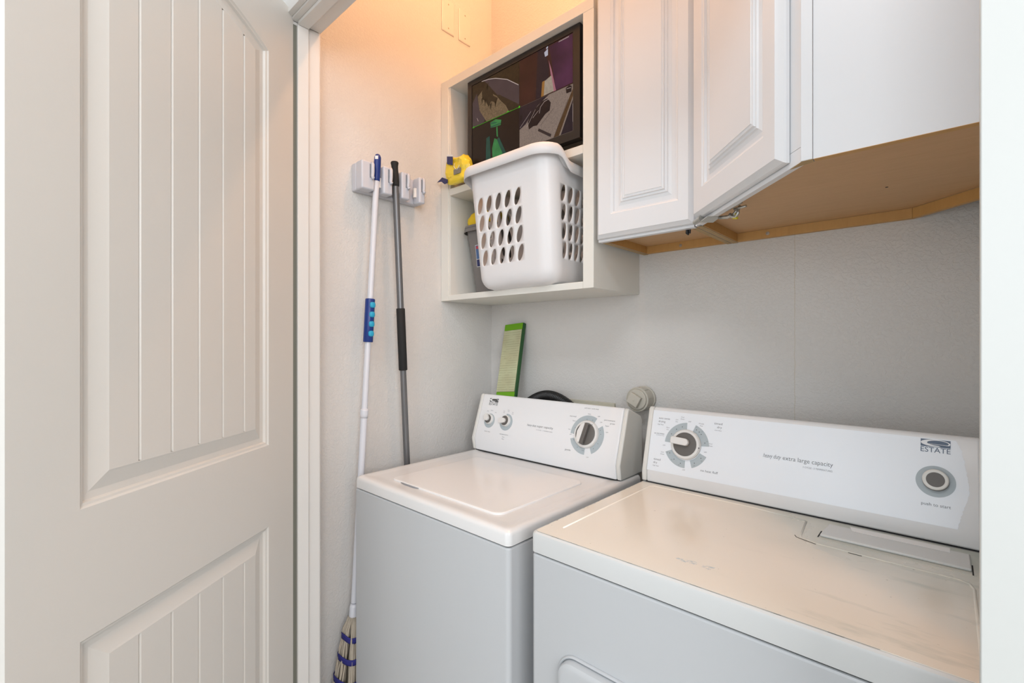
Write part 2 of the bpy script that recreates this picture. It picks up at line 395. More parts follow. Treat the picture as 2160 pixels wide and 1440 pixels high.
# ================================================================== WALL-HUNG SHELF UNIT
SZ0, SZ1, SF = 1.520, 2.428, -0.2975
su = empty('shelf_unit', (0.373, -0.15, SZ0), 'open white painted shelf box hung in the corner beside the wall cabinet', 'shelf unit')
bm = bm_new(); box(bm, 0.001, 0.046, SF, -0.001, SZ0, SZ1); box(bm, 0.046, 0.0555, SF + 0.004, -0.001, SZ0 + 0.02, SZ1 - 0.03)
obj('side_panel', bm, 'shelf', su, bevel=0.0012)
bm = bm_new(); box(bm, 0.7065, 0.7463, SF, -0.001, SZ0, SZ1 - 0.036); obj('side_panel', bm, 'shelf', su, bevel=0.0012)
bm = bm_new(); box(bm, 0.0465, 0.7463, SF, -0.001, SZ1 - 0.0355, SZ1); obj('top_panel', bm, 'shelf', su, bevel=0.0012)
bm = bm_new(); box(bm, 0.0465, 0.706, SF, -0.001, SZ0, 1.5425); obj('bottom_panel', bm, 'shelf', su, bevel=0.0012)
bm = bm_new(); box(bm, 0.056, 0.706, SF + 0.0005, -0.001, 1.949, 1.977); obj('shelf', bm, 'shelf', su, bevel=0.0012)

# ================================================================== MONITOR
mon = empty('monitor', (0.41, -0.2, 1.978), 'black flat monitor showing four security camera views inside the shelf box', 'monitor')
MX0, MX1, MZ0, MZ1, MY = 0.139, 0.678, 2.016, 2.3895, -0.270
bm = bm_new()
for (a, b, c, d) in ((MX0, MX1, MZ0, 2.0445), (MX0, MX1, 2.3695, MZ1), (MX0, 0.162, 2.0445, 2.3695), (0.651, MX1, 2.0445, 2.3695)):
    box(bm, a, b, MY - 0.003, MY + 0.02, c, d)
obj('bezel', bm, 'monitor', mon)
bm = bm_new(); box(bm, MX0 + 0.01, MX1 - 0.01, MY + 0.0205, MY + 0.05, MZ0 + 0.01, MZ1 - 0.01); obj('back_shell', bm, 'monitor', mon, bevel=0.006)
bm = bm_new(); box(bm, 0.37, 0.45, MY + 0.052, MY + 0.075, 1.984, 2.12); box(bm, 0.28, 0.54, MY + 0.02, MY + 0.21, 1.978, 1.986)
obj('stand', bm, 'monitor', mon, bevel=0.003)
bm = bm_new(); box(bm, 0.162, 0.651, MY, MY + 0.012, 2.0445, 2.3695); scr = obj('screen', bm, 'monitor', mon)
mp_ = Plane((0, MY, 0), (1, 0, 0), (0, 0, 1))
def scrmat(name, col, e=1.0, nz=0.0, nsc=120):
    m = mat(name, (0.006, 0.006, 0.006), 0.3); b = m.node_tree.nodes['Principled BSDF']; b.inputs['Specular IOR Level'].default_value = 0.2; b.inputs['Emission Strength'].default_value = e * 0.62
    b.inputs['Emission Color'].default_value = (*col, 1)
    if nz:
        tc = N(m, 'ShaderNodeTexCoord'); n = N(m, 'ShaderNodeTexNoise', Scale=float(nsc), Detail=4.0); L(m, tc.outputs['Object'], n.inputs['Vector'])
        f = mathn(m, 'MULTIPLY', mathn(m, 'SUBTRACT', n.outputs['Fac'], 0.35), 3.0, True)
        L(m, mixc(m, f, tuple(c * (1 - nz) for c in col), col), b.inputs['Emission Color'])
    M[name] = m
scrmat('scr_olive', (0.035, 0.020, 0.008), 1, .5); scrmat('scr_mauve', (0.060, 0.040, 0.045), 1, .15, 20); scrmat('scr_line', (0.42, 0.34, 0.32))
scrmat('scr_tan', (0.20, 0.135, 0.075), 1, .5, 260); scrmat('scr_tree', (0.035, 0.022, 0.010), 1, .4); scrmat('scr_maroon', (0.045, 0.012, 0.009), 1, .35, 12)
scrmat('scr_purple', (0.075, 0.018, 0.060), 1, .6, 10); scrmat('scr_pink', (0.34, 0.13, 0.17)); scrmat('scr_pale', (0.36, 0.30, 0.24), 1, .2)
scrmat('scr_orange', (0.28, 0.13, 0.03)); scrmat('scr_win', (0.42, 0.42, 0.50)); scrmat('scr_dark', (0.012, 0.006, 0.004), 1, .3, 15)
scrmat('scr_green', (0.035, 0.22, 0.06), 1, .3, 40); scrmat('scr_teal', (0.01, 0.07, 0.05), 1, .3, 30); scrmat('scr_lime', (0.06, 0.5, 0.01))
scrmat('scr_drive', (0.25, 0.19, 0.16), 1, .25, 200); scrmat('scr_car', (0.008, 0.004, 0.006)); scrmat('scr_brown', (0.085, 0.042, 0.016), 1, .3); scrmat('scr_curb', (0.03, 0.02, 0.02))
scrmat('scr_navy', (0.016, 0.010, 0.018), 1, .3)
SH = [0.0008]
QD = {}
def sp_(m, *polys):
    """collect the shapes of the four camera pictures"""
    for P in polys:
        cx_ = sum(p[0] for p in P) / len(P); cz_ = sum(p[1] for p in P) / len(P)
        QD.setdefault((cx_ > 0.4145, cz_ > 2.2012), []).append((m, P, SH[0]))
    SH[0] += 0.00006
def stroke(P, w):
    out = []
    for (a, b), (c, d) in zip(P, P[1:]):
        l = math.hypot(c - a, d - b); nx, ny = -(d - b) / l * w / 2, (c - a) / l * w / 2
        out.append([(a - nx, b - ny), (c - nx, d - ny), (c + nx, d + ny), (a + nx, b + ny)])
    return out
XC, ZC = 0.4145, 2.2015
sp_('scr_olive', [(0.163, ZC), (XC - .001, ZC), (XC - .001, 2.3685), (0.163, 2.3685)])
sp_('scr_maroon', [(XC, ZC), (0.650, ZC), (0.650, 2.3685), (XC, 2.3685)])
sp_('scr_dark', [(0.163, 2.0455), (XC - .001, 2.0455), (XC - .001, ZC - .001), (0.163, ZC - .001)])
sp_('scr_drive', [(XC, 2.0455), (0.650, 2.0455), (0.650, ZC - .001), (XC, ZC - .001)])
sp_('scr_mauve', [(0.2250, 2.3700), (0.2933, 2.3493), (0.3532, 2.3228), (0.4130, 2.2825), (0.4130, 2.2036), (0.385, 2.2100), (0.3055, 2.2815), (0.2434, 2.3523)], [(0.165, 2.30), (0.19, 2.33), (0.20, 2.28), (0.235, 2.215), (0.228, 2.203), (0.165, 2.203)])
sp_('scr_tan', [(0.1948, 2.3157), (0.2306, 2.3356), (0.30, 2.281), (0.3236, 2.2536), (0.375, 2.2030), (0.2434, 2.2030), (0.2047, 2.258)])
sp_('scr_tree', [(0.2177, 2.3257), (0.237, 2.3457), (0.256, 2.338), (0.2686, 2.3254), (0.276, 2.306), (0.281, 2.2901), (0.3055, 2.2728), (0.2933, 2.2551), (0.283, 2.266), (0.2686, 2.2723), (0.256, 2.2544), (0.2402, 2.282), (0.222, 2.296)],
    *[[(0.25 + random.uniform(-.03, .05), 2.30 + random.uniform(-.03, .02)) for _ in range(1)] * 0 or [(x, z), (x + .012, z + .006), (x + .004, z - .024)] for x, z in ((.215, 2.30), (.232, 2.288), (.262, 2.262), (.288, 2.262), (.245, 2.345))],
    [(0.300, 2.281), (0.312, 2.283), (0.4125, 2.213), (0.4125, 2.2045), (0.362, 2.2045), (0.345, 2.232)])
sp_('scr_line', *stroke([(0.2177, 2.373 - .006), (0.255, 2.362), (0.2933, 2.3515), (0.3532, 2.3248), (0.4100, 2.2838)], 0.0028), *stroke([(0.198, 2.218), (0.191, 2.232)], .002))
sp_('scr_navy', [(0.49, 2.2030), (0.50, 2.368), (0.53, 2.368), (0.548, 2.30), (0.55, 2.262), (0.52, 2.24), (0.512, 2.2030)])
sp_('scr_purple', [(0.5508, 2.3640), (0.6484, 2.3660), (0.6490, 2.205), (0.5805, 2.203)])
sp_('scr_pink', [(0.5483, 2.3195), (0.5608, 2.2829), (0.5805, 2.203), (0.5682, 2.203)])
sp_('scr_pale', [(0.5307, 2.2527), (0.5608, 2.2613), (0.5707, 2.2045), (0.523, 2.2030)])
sp_('scr_orange', [(0.5204, 2.2537), (0.5317, 2.2543), (0.5271, 2.2030), (0.5153, 2.2030)])
sp_('scr_win', [(0.5291, 2.352), (0.5458, 2.359), (0.5458, 2.3363), (0.5332, 2.3355)], [(.538, 2.366), (.5458, 2.368), (.5458, 2.3615), (.538, 2.359)])
sp_('scr_green', [(0.2654, 2.1916), (0.2933, 2.196), (0.3236, 2.1843), (0.3206, 2.1657), (0.2933, 2.1676), (0.2686, 2.1707)][::1], [(0.2872, 2.1255), (0.3025, 2.1168), (0.3325, 2.052), (0.2779, 2.0465), (0.2748, 2.0894)], [(.297, 2.165), (.304, 2.165), (.306, 2.125), (.299, 2.13)])
sp_('scr_teal', [(0.2434, 2.1382), (0.2623, 2.1416), (0.2686, 2.0465), (0.2402, 2.0465)], [(0.3006, 2.1173), (0.3116, 2.1228), (0.3473, 2.0567), (0.3325, 2.052)], [(.266, 2.176), (.32, 2.174), (.32, 2.171), (.266, 2.171)], [(.268, 2.19), (.30, 2.183), (.30, 2.18), (.268, 2.186)])
sp_('scr_navy', [(XC, ZC - .002), (XC, 2.118), (0.4437, 2.1299), (0.50, 2.178), (0.55, 2.1995)])
sp_('scr_brown', [(0.5707, 2.0457), (0.5927, 2.0457), (0.6500, 2.160), (0.6500, 2.1833), (.6400, 2.168)])
sp_('scr_navy', [(0.6000, 2.0457), (0.6495, 2.148), (0.6495, 2.0457)])
sp_('scr_car', [(0.4546, 2.1348), (0.472, 2.160), (0.4971, 2.1741), (0.520, 2.187), (0.5433, 2.1885), (0.5583, 2.1695), (0.5533, 2.1435), (0.535, 2.138), (0.4971, 2.1094), (.48, 2.112), (0.46, 2.1064)], [(0.6213, 2.1961), (0.6354, 2.2005), (0.6456, 2.195), (0.6438, 2.1766), (0.6237, 2.1772)], [(.417, 2.166), (.43, 2.172), (.428, 2.152), (.419, 2.148)])
sp_('scr_line', *stroke([(0.508, 2.148), (0.512, 2.168), (0.530, 2.182), (0.548, 2.184)], .0016), *stroke([(0.478, 2.142), (0.505, 2.160)], .0014), *stroke([(.45, 2.117), (.49, 2.168)], .0012), *stroke([(.418, 2.125), (.47, 2.168)], .0012), *stroke([(.625, 2.192), (.642, 2.190)], .0016), *stroke([(.6495, 2.135), (.6495, 2.075)], .0012),
    *[[(.592 + .0048 * k, 2.3605), (.5955 + .0048 * k, 2.3605), (.5955 + .0048 * k, 2.364), (.592 + .0048 * k, 2.364)] for k in range(9)])
sp_('scr_curb', [(0.5049, 2.0969), (0.5608, 2.0603), (0.5573, 2.0514), (0.5013, 2.0887)], *stroke([(0.5707, 2.1457), (0.5127, 2.1046)], .0012), *stroke([(.630, 2.155), (.572, 2.047)], .0014))
sp_('scr_lime', *stroke([(0.163, ZC - .0005), (XC, ZC - .0005)], .0012), [(XC - .003, ZC + .004), (XC + .003, ZC + .004), (XC + .003, ZC - .003), (XC - .003, ZC - .003)], [(.172, ZC + .004), (.175, ZC + .004), (.175, ZC - .004), (.172, ZC - .004)], [(.352, ZC + .001), (.36, ZC + .006), (.362, ZC + .001)])

for k_, L_ in QD.items():
    names = sorted({m for m, _, _ in L_}); bm = bm_new()
    for m, P, h in L_: poly(bm, mp_, P, h, names.index(m))
    obj('camera_view', bm, names, scr)

# ================================================================== LAUNDRY BASKET
bk = empty('laundry_basket', (0.46, -0.22, 1.543), 'white plastic laundry basket with oval holes, jutting out of the shelf box', 'laundry basket')
BW, BD, BR_, BH = 0.392, 0.330, 0.055, 0.405          # rim outline of the body
Z0 = 1.5432
top = dict(x0=0.262, x1=0.642, y0=-0.400, y1=-0.075); bot = dict(x0=0.268, x1=0.622, y0=-0.345, y1=-0.095)
PX = top['x1'] - top['x0']; PY = top['y1'] - top['y0']
cell = 0.0470 / 6
def rimz(y):
    if y < -0.365: return 1.970
    if y > -0.300: return 1.930
    t = (y + 0.365) / 0.065; t = t * t * (3 - 2 * t); return 1.970 - 0.040 * t
# perimeter parametrisation: counter clockwise from middle of back
def perim(u, k):
    """u in [0,1) around; k 0 bottom..1 top -> (x,y)"""
    x0, x1, y0, y1 = [bot[q] + (top[q] - bot[q]) * k for q in ('x0', 'x1', 'y0', 'y1')]
    r = BR_
    wx, wy = x1 - x0 - 2 * r, y1 - y0 - 2 * r; q = math.pi * r / 2
    seg = [(wx, 0), (q, 1), (wy, 2), (q, 3), (wx, 4), (q, 5), (wy, 6), (q, 7)]
    FR = [wxT, qT, wyT, qT, wxT, qT, wyT, qT]; tot = sum(FR)
    d = (u % 1.0) * tot
    for i, f in enumerate(FR):
        if d <= f + 1e-9 or i == 7: t = min(1, d / f); break
        d -= f
    if i == 0: return x0 + r + wx * t, y0
    if i == 1: a = -90 + 90 * t; return x1 - r + r * math.cos(R(a)), y0 + r + r * math.sin(R(a))
    if i == 2: return x1, y0 + r + wy * t
    if i == 3: a = 90 * t; return x1 - r + r * math.cos(R(a)), y1 - r + r * math.sin(R(a))
    if i == 4: return x1 - r - wx * t, y1
    if i == 5: a = 90 + 90 * t; return x0 + r + r * math.cos(R(a)), y1 - r + r * math.sin(R(a))
    if i == 6: return x0, y1 - r - wy * t
    a = 180 + 90 * t; return x0 + r + r * math.cos(R(a)), y0 + r + r * math.sin(R(a))
wxT, wyT, qT = PX - 2 * BR_, PY - 2 * BR_, math.pi * BR_ / 2
TOT = 2 * wxT + 2 * wyT + 4 * qT; OFF = 0.040
def bpt(d, v):
    """d metres along top perimeter (0 = front left), v height above floor"""
    k = max(0, v) / 0.43
    x, y = perim((d - OFF) / TOT, min(k, 1.05))
    # round the foot
    rr = 0.045
    if v < rr:
        t = 1 - v / rr; s_ = 1 - math.sqrt(max(0, 1 - t * t)); cx, cy = 0.445, -0.22
        dx, dy = x - cx, y - cy; l = math.hypot(dx, dy); x -= dx / l * rr * s_; y -= dy / l * rr * s_
    return Vector((x, y, Z0 + v))
def rim_limit(d):
    x, y = perim((d - OFF) / TOT, 1); return rimz(y) - Z0
# hole layout: columns measured along the perimeter
rows = [0.079, 0.140, 0.201, 0.262]; rh, cw = 0.061, 0.0460
cols = []
f0 = 0.024
for i in range(5): cols.append(f0 + cw * (i + 0.0))              # front, hugging the left
s0 = OFF + wxT + qT + 0.000
for i in range(4): cols.append(s0 + cw * i)                      # right side
b0 = s0 + wyT + qT
for i in range(5): cols.append(b0 + cw * i)                      # back
l0 = b0 + wxT + qT + 0.004
for i in range(4): cols.append(l0 + cw * i)
# merge into a conforming grid
NU, NV = 6, 8
ulines = []
pos = 0.0; items = sorted(cols); iscol = []
for c in items:
    if c - pos > 0.001:
        nseg = max(1, round((c - pos) / 0.012)); ulines.append((pos, c, nseg, False))
    ulines.append((c, c + cw, NU, True)); pos = c + cw
if TOT - pos > 0.001: ulines.append((pos, TOT, max(1, round((TOT - pos) / 0.012)), False))
vlines = [(0.0, 0.045, 6, False), (0.045, rows[0], 4, False)] + [(r_, r_ + rh, NV, True) for r_ in rows] + [(rows[-1] + rh, 1.0, 6, False)]
bm = bm_new(); cache = {}
def V_(d, v):
    key = (round(d % TOT, 5), round(v, 5))
    if abs(key[0] - round(TOT, 5)) < 2e-5: key = (0.0, key[1])
    if key not in cache:
        vv = v
        if v > rows[-1] + rh:
            lim = rim_limit(d); vv = rows[-1] + rh + (lim - rows[-1] - rh) * (v - rows[-1] - rh) / (1 - rows[-1] - rh)
        cache[key] = bm.verts.new(bpt(d, vv))
    return cache[key]
for (a, b, nu, cu) in ulines:
    for (c, d, nv, cv) in vlines:
        if cu and cv:
            bl = [(a + (b - a) * i / nu, c) for i in range(nu)] + [(b, c + (d - c) * j / nv) for j in range(nv)] + [(b - (b - a) * i / nu, d) for i in range(nu)] + [(a, d - (d - c) * j / nv) for j in range(nv)]
            mx, my = (a + b) / 2, (c + d) / 2
            outer = [V_(*p) for p in bl]
            inner = []
            for p in bl:
                t = math.atan2((p[1] - my) / ((d - c) / 2), (p[0] - mx) / ((b - a) / 2))
                ex, ey = 0.0128 * math.cos(t), 0.0270 * math.sin(t)
                inner.append(bm.verts.new(bpt(mx + ex + ey * 0.32, my + ey)))
            k = len(bl)
            for i in range(k):
                j = (i + 1) % k; bm.faces.new((outer[i], outer[j], inner[j], inner[i]))
        else:
            for i in range(nu):
                for j in range(nv):
                    p = [(a + (b - a) * (i + x) / nu, c + (d - c) * (j + y) / nv) for x, y in ((0, 0), (1, 0), (1, 1), (0, 1))]
                    fv = [V_(*q) for q in p]
                    if len(set(fv)) == 4: bm.faces.new(fv)
# bottom
ring0 = [e for e in bm.verts if abs(e.co.z - Z0) < 1e-5]
cx = sum(v.co.x for v in ring0) / len(ring0); cy = sum(v.co.y for v in ring0) / len(ring0)
ring0.sort(key=lambda v: math.atan2(v.co.y - cy, v.co.x - cx)); bm.faces.new(ring0)
body = obj('basket_body', bm, ['basket', 'basketrim'], bk, smooth='all')
sd = body.modifiers.new('thick', 'SOLIDIFY'); sd.thickness = 0.0028; sd.offset = 0; sd.material_offset_rim = 1
# rim lip : swept profile flaring outwards
bm = bm_new(); K = 120; rings = []
prof = [(-0.0015, -0.012), (0.000, -0.001), (0.004, 0.005), (0.012, 0.007), (0.020, 0.003), (0.0245, -0.006), (0.0262, -0.034), (0.0238, -0.034), (0.022, -0.007), (0.018, 0.000), (0.011, 0.003), (0.005, 0.001), (0.003, -0.012)]
for k in range(K):
    u = k / K; x, y = perim(u, 1.0); x2, y2 = perim(u + 0.002, 1.0); t = Vector((x2 - x, y2 - y, 0)).normalized(); nrm = Vector((t.y, -t.x, 0))
    z = rimz(y)
    rings.append([Vector((x, y, z)) + nrm * a + Vector((0, 0, b)) for a, b in prof])
rings.append(rings[0]); loft(bm, rings); bmesh.ops.remove_doubles(bm, verts=bm.verts, dist=1e-5)
obj('rim', bm, 'basket', bk, smooth='all')

# ================================================================== WASTEBASKET with yellow cloth
wb = empty('wastebasket', (0.19, -0.15, 1.543), 'dark grey plastic wastebasket behind the white laundry basket, in the shelf box', 'wastebasket')
bm = bm_new()
def wring(k, off=0.0, z=None):
    x0, x1 = 0.110 - 0.030 * k - off, 0.215 + 0.026 * k + off; y0, y1 = -0.215 - 0.034 * k - off, -0.075 + 0.030 * k + off
    zz = 1.5435 + 0.272 * k if z is None else z
    return [(x, y, zz) for x, y in rrect(x0, x1, y0, y1, 0.035 + 0.01 * k + off, 8)]
loft(bm, [wring(k / 8) for k in range(9)] + [wring(1, 0.007, 1.813), wring(1, 0.0095, 1.817), wring(1, 0.0075, 1.8235), wring(1, 0.001, 1.826), wring(1, -0.002, 1.82), wring(0.9, -0.002), wring(0.05, -0.002)], True, True, True)
obj('bin_body', bm, 'bin', wb, smooth=True)
bm = bm_new(); loft(bm, [wring(1, 0.0105, 1.812), wring(1, 0.012, 1.798), wring(1, 0.011, 1.798), wring(1, 0.0095, 1.812)]); obj('rim_skirt', bm, 'bin', wb, smooth=True)
lp = Plane((0, -0.2505, 0), (1, 0, 0), (0, -0.12, 1))
bl_ = empty  # keep namespace tidy
def binpt(x, z): k = (z - 1.5435) / 0.272; return Vector((x, -0.215 - 0.034 * k - 0.0015, z))
def patch(bm, x0, x1, z0, z1, h=0):
    bm.faces.new([bm.verts.new(binpt(x, z) + Vector((0, -h, 0))) for x, z in ((x0, z0), (x1, z0), (x1, z1), (x0, z1))])
bm = bm_new(); patch(bm, 0.148, 0.200, 1.655, 1.742); lb = obj('label_sticker', bm, 'white', wb)
bm = bm_new(); patch(bm, 0.1500, 0.1980, 1.657, 1.684, .0004); obj('label_print', bm, 'navyfilm', lb)
bm = bm_new(); patch(bm, 0.1500, 0.1980, 1.686, 1.74, .0004); obj('label_print', bm, 'bluelabel', lb)
bm = bm_new(); patch(bm, 0.153, 0.195, 1.726, 1.737, .0008); obj('label_print', bm, 'redlabel', lb)

def crumple(name, x0, x1, y0, y1, z0, z1, m, label, cat, seed, amp=0.012, n=14, smooth='all'):
    bm = bm_new(); bmesh.ops.create_icosphere(bm, subdivisions=4, radius=1)
    cx, cy, cz = (x0 + x1) / 2, (y0 + y1) / 2, (z0 + z1) / 2
    for v in bm.verts:
        c = v.co.copy()
        q = 0.62
        c = Vector([math.copysign(abs(a) ** q, a) for a in c])
        p = Vector((cx + c.x * (x1 - x0) / 2, cy + c.y * (y1 - y0) / 2, cz + c.z * (z1 - z0) / 2))
        nn = noise.noise_vector((p + Vector((seed, 0, 0))) * n)
        p += Vector(nn) * amp + Vector(noise.noise_vector((p + Vector((seed * 2, 1, 0))) * n * 2.6)) * amp * 0.45
        p.z = max(p.z, z0); p.x = max(p.x, x0); v.co = p
    o = obj(name, bm, m, None, smooth=smooth); 
    if label: tag(o, label, cat)
    return o
crumple('folded_cloth', 0.082, 0.212, -0.242, -0.085, 1.770, 1.892, 'yellow', 'bunched yellow cloth sticking out of the grey wastebasket', 'cloth', 3, 0.014, 16)
# packet of yellow cloths on the middle shelf
pk = empty('cloth_packet', (0.10, -0.27, 1.978), 'clear packet of yellow cleaning cloths on the middle shelf beside the monitor', 'packet')
o = crumple('cloth_bundle', 0.060, 0.190, -0.335, -0.282, 1.978, 2.085, 'film', None, None, 5, 0.010, 30, smooth=True); o.parent = pk; o.matrix_parent_inverse = pk.matrix_basis.inverted()
bm = bm_new(); P = [(0.082, -0.334, 2.092), (0.122, -0.338, 2.080), (0.124, -0.340, 2.045), (0.086, -0.337, 2.060)]
bm.faces.new([bm.verts.new(p) for p in P]); f = obj('label_flap', bm, 'navyfilm', pk); f.modifiers.new('t', 'SOLIDIFY').thickness = 0.001
bm = bm_new(); P = [(0.082, -0.334, 2.100), (0.121, -0.337, 2.088), (0.122, -0.338, 2.0805), (0.082, -0.334, 2.0925)]
bm.faces.new([bm.verts.new(p) for p in P]); f = obj('flap_edge', bm, 'white', pk); f.modifiers.new('t', 'SOLIDIFY').thickness = 0.001
bm = bm_new(); P = [(-0.000, -0.330, 2.004), (0.022, -0.334, 2.016), (0.043, -0.336, 1.998), (0.041, -0.334, 1.984), (0.030, -0.333, 1.984), (0.018, -0.333, 2.000)]
P = [(0.014 + a * 1.75, b, 1.985 + (c - 1.984) * 0.95) for a, b, c in P]
bm.faces.new([bm.verts.new(p) for p in P]); f = obj('hang_tag', bm, 'navyfilm', pk); f.modifiers.new('t', 'SOLIDIFY').thickness = 0.001
bm = bm_new(); box(bm, 0.125, 0.165, -0.336, -0.318, 2.008, 2.028); obj('label_patch', bm, 'greylabel', pk)
bm = bm_new()
tube(bm, [(0.125, -0.330, 2.055), (0.128, -0.337, 2.04), (0.140, -0.338, 2.026)], 0.0012, 6); tube(bm, [(0.158, -0.326, 2.068), (0.155, -0.334, 2.035), (0.146, -0.338, 2.022)], 0.0012, 6)
obj('twist_tie', bm, 'white', pk, smooth='all')

# ================================================================== WALL CABINETS
KZ, KT, CF = 1.658, 2.72, -0.2995
PC = [(0, 0), (0.003, -0.003), (0.007, -0.004), (0.0085, -0.010), (0.022, -0.0105), (0.030, -0.0075), (0.0325, -0.0040), (0.0345, -0.0062), (0.0385, -0.0052), (0.0405, -0.0010), (0.0425, -0.0028), (0.0465, -0.0015), (0.0475, 0.0)]
def cab_door(parent, pl, x0, x1, z0, z1, px0, px1, pz0, pz1):
    """pl maps (u, v, h): h outwards"""
    t = 0.0205
    bm = bm_new()
    def ring(a, b, c, d, h): return [pl(a, c, h), pl(b, c, h), pl(b, d, h), pl(a, d, h)]
    e = [(0, 0.0), (0, 0.006), (0.0015, 0.0095), (0.0055, 0.0135), (0.010, 0.0185), (0.0115, t)]
    rings = [ring(x0 + d, x1 - d, z0 + d, z1 - d, h) for d, h in e]
    rings += [ring(px0 + d, px1 - d, pz0 + d, pz1 - d, t + h) for d, h in PC]
    loft(bm, rings, True, True, True)
    return obj('door', bm, 'cab', parent, smooth=True, angle=12)
wc = empty('wall_cabinet', (0.915, -0.15, KZ), 'narrow white wall cabinet with one raised-panel door, right of the shelf box', 'cabinet')
bm = bm_new(); box(bm, 0.7655, 0.781, CF, -0.001, KZ, KT); box(bm, 1.0485, 1.0625, CF, -0.001, KZ, KT); box(bm, 0.781, 1.0485, CF, -0.001, KT - 0.016, KT)
obj('case', bm, 'cab', wc)
bm = bm_new(); box(bm, 0.7815, 1.048, CF + 0.002, -0.018, 1.6835, 1.695); obj('bottom_panel', bm, 'wood', wc)
bm = bm_new(); box(bm, 0.7815, 1.048, -0.0175, -0.001, KZ + 0.001, 1.695); box(bm, 0.7815, 0.784, CF + 0.002, -0.018, KZ + .001, 1.6835); box(bm, 1.0455, 1.048, CF + 0.002, -0.018, KZ + .001, 1.6835)
hr = obj('hanging_rail', bm, 'woodedge', wc)
bm = bm_new(); box(bm, 0.7656, 0.7812, CF + .001, -0.0015, KZ - 0.0006, KZ + 0.0004); obj('raw_edge', bm, 'chip', wc); bm = bm_new(); box(bm, 1.0483, 1.0624, CF + .02, -0.0015, KZ - 0.0006, KZ + 0.0004); obj('raw_edge', bm, 'chip', wc)
bm = bm_new(); box(bm, 0.7655, 1.0625, CF - 0.0005, CF + 0.017, KZ - 0.002, KZ + 0.026); obj('face_rail', bm, 'cab', wc, bevel=0.0008)
cab_door(wc, Plane((0, CF - 0.001, 0), (1, 0, 0), (0, 0, 1)), 0.7672, 1.0655, 1.6635, 2.735, 0.8195, 1.0265, 1.7305, 2.668)
lathe_pl = Plane((0, -0.018, 0), (1, 0, 0), (0, 0, 1))
bm = bm_new(); lathe(bm, lathe_pl, 0.905, 1.671, [(0.0048, 0), (0.0048, 0.0006), (0.0022, 0.0008), (0.0022, -0.001)], 14); obj('screw', bm, 'screw', wc)
bm = bm_new(); tube(bm, [(1.035, CF + 0.020, 1.664), (1.034, CF + 0.021, 1.648), (1.037, CF + 0.024, 1.643)], [0.004, 0.0045, 0.002], 8); tube(bm, [(1.042, CF + 0.020, 1.664), (1.041, CF + 0.021, 1.646)], [0.0035, 0.003], 8)
obj('door_catch', bm, 'rubber', wc, smooth='all')

cc = empty('corner_cabinet', (1.38, -0.3, KZ), 'white corner wall cabinet with a diagonal raised-panel door above the dryer', 'cabinet')
A = Vector((1.0660, -0.2995, 0)); B = Vector((1.3750, -0.6300, 0)); EV = (B - A).normalized(); LN = (B - A).length; EN = Vector((EV.y, -EV.x, 0))
XR = 1.6985
def dg(u, v, h): return A + EV * u + Vector((0, 0, v)) + EN * h
class DP:
    def __call__(s, u, v, h=0): return dg(u, v, h)
fn = lambda x, y, t: Vector((x, y, t))
bm = bm_new()
q = EN * -0.016
prism(bm, [(1.0645, -0.2995), (1.0805, -0.2990), (1.0805, -0.001), (1.0645, -0.001)], fn, KZ, KT)          # left side panel
prism(bm, [(1.393, -0.630), (XR, -0.630), (XR, -0.616), (1.393, -0.616)], fn, KZ, KT)                     # end panel facing the room
box(bm, XR - 0.012, XR, -0.6155, -0.19, KZ, KT); 
prism(bm, [(1.0805, -0.018), (1.49, -0.018), (XR - 0.013, -0.21), (XR - 0.013, -0.6155), (1.393, -0.6155), (1.0810, -0.290)], fn, KT - 0.016, KT)
obj('case', bm, 'cab', cc)
bm = bm_new(); box(bm, 1.375, 1.3925, -0.6325, -0.6145, KZ - .0005, KT); obj('corner_stile', bm, 'cab', cc, bevel=0.0008)
# diagonal face frame
bm = bm_new()
prism(bm, [(0.0, KZ), (LN, KZ), (LN, KZ + 0.026), (0, KZ + 0.026)], lambda u, v, t: dg(u, v, t), -0.002, -0.016); obj('face_rail', bm, 'cab', cc, bevel=.0008)
bm = bm_new(); prism(bm, [(LN - 0.045, KZ + .0265), (LN, KZ + .0265), (LN, KT - .03), (LN - 0.045, KT - .03)], lambda u, v, t: dg(u, v, t), -0.002, -0.016); obj('face_stile', bm, 'cab', cc)
bm = bm_new(); prism(bm, [(0, KZ + .0265), (0.04, KZ + .0265), (0.04, KT - .03), (0, KT - .03)], lambda u, v, t: dg(u, v, t), -0.002, -0.016); obj('face_stile', bm, 'cab', cc)
bm = bm_new(); prism(bm, [(0, KT - .0295), (LN, KT - .0295), (LN, KT - .0165), (0, KT - .0165)], lambda u, v, t: dg(u, v, t), -0.002, -0.016); obj('face_rail', bm, 'cab', cc)
prf = [(1.0815, -0.018), (1.494, -0.018), (XR - 0.014, -0.205), (XR - 0.014, -0.6150), (1.400, -0.6150), (1.0815, -0.279)]
bm = bm_new(); prism(bm, prf, fn, 1.6835, 1.697); obj('bottom_panel', bm, 'wood', cc)
bm = bm_new()
prism(bm, [(1.0815, -0.0175), (1.4945, -0.0175), (1.4965, -0.001), (1.0815, -0.001)], fn, KZ + .0005, 1.6833)
prism(bm, [(1.4950, -0.0175), (XR - 0.0005, -0.2165), (XR - 0.0005, -0.200), (1.4975, -0.001)], fn, KZ + .0005, 1.6833)
box(bm, 1.0808, 1.0835, -0.285, -0.018, KZ + 0.0005, 1.6833)
obj('hanging_rail', bm, 'woodedge', cc)
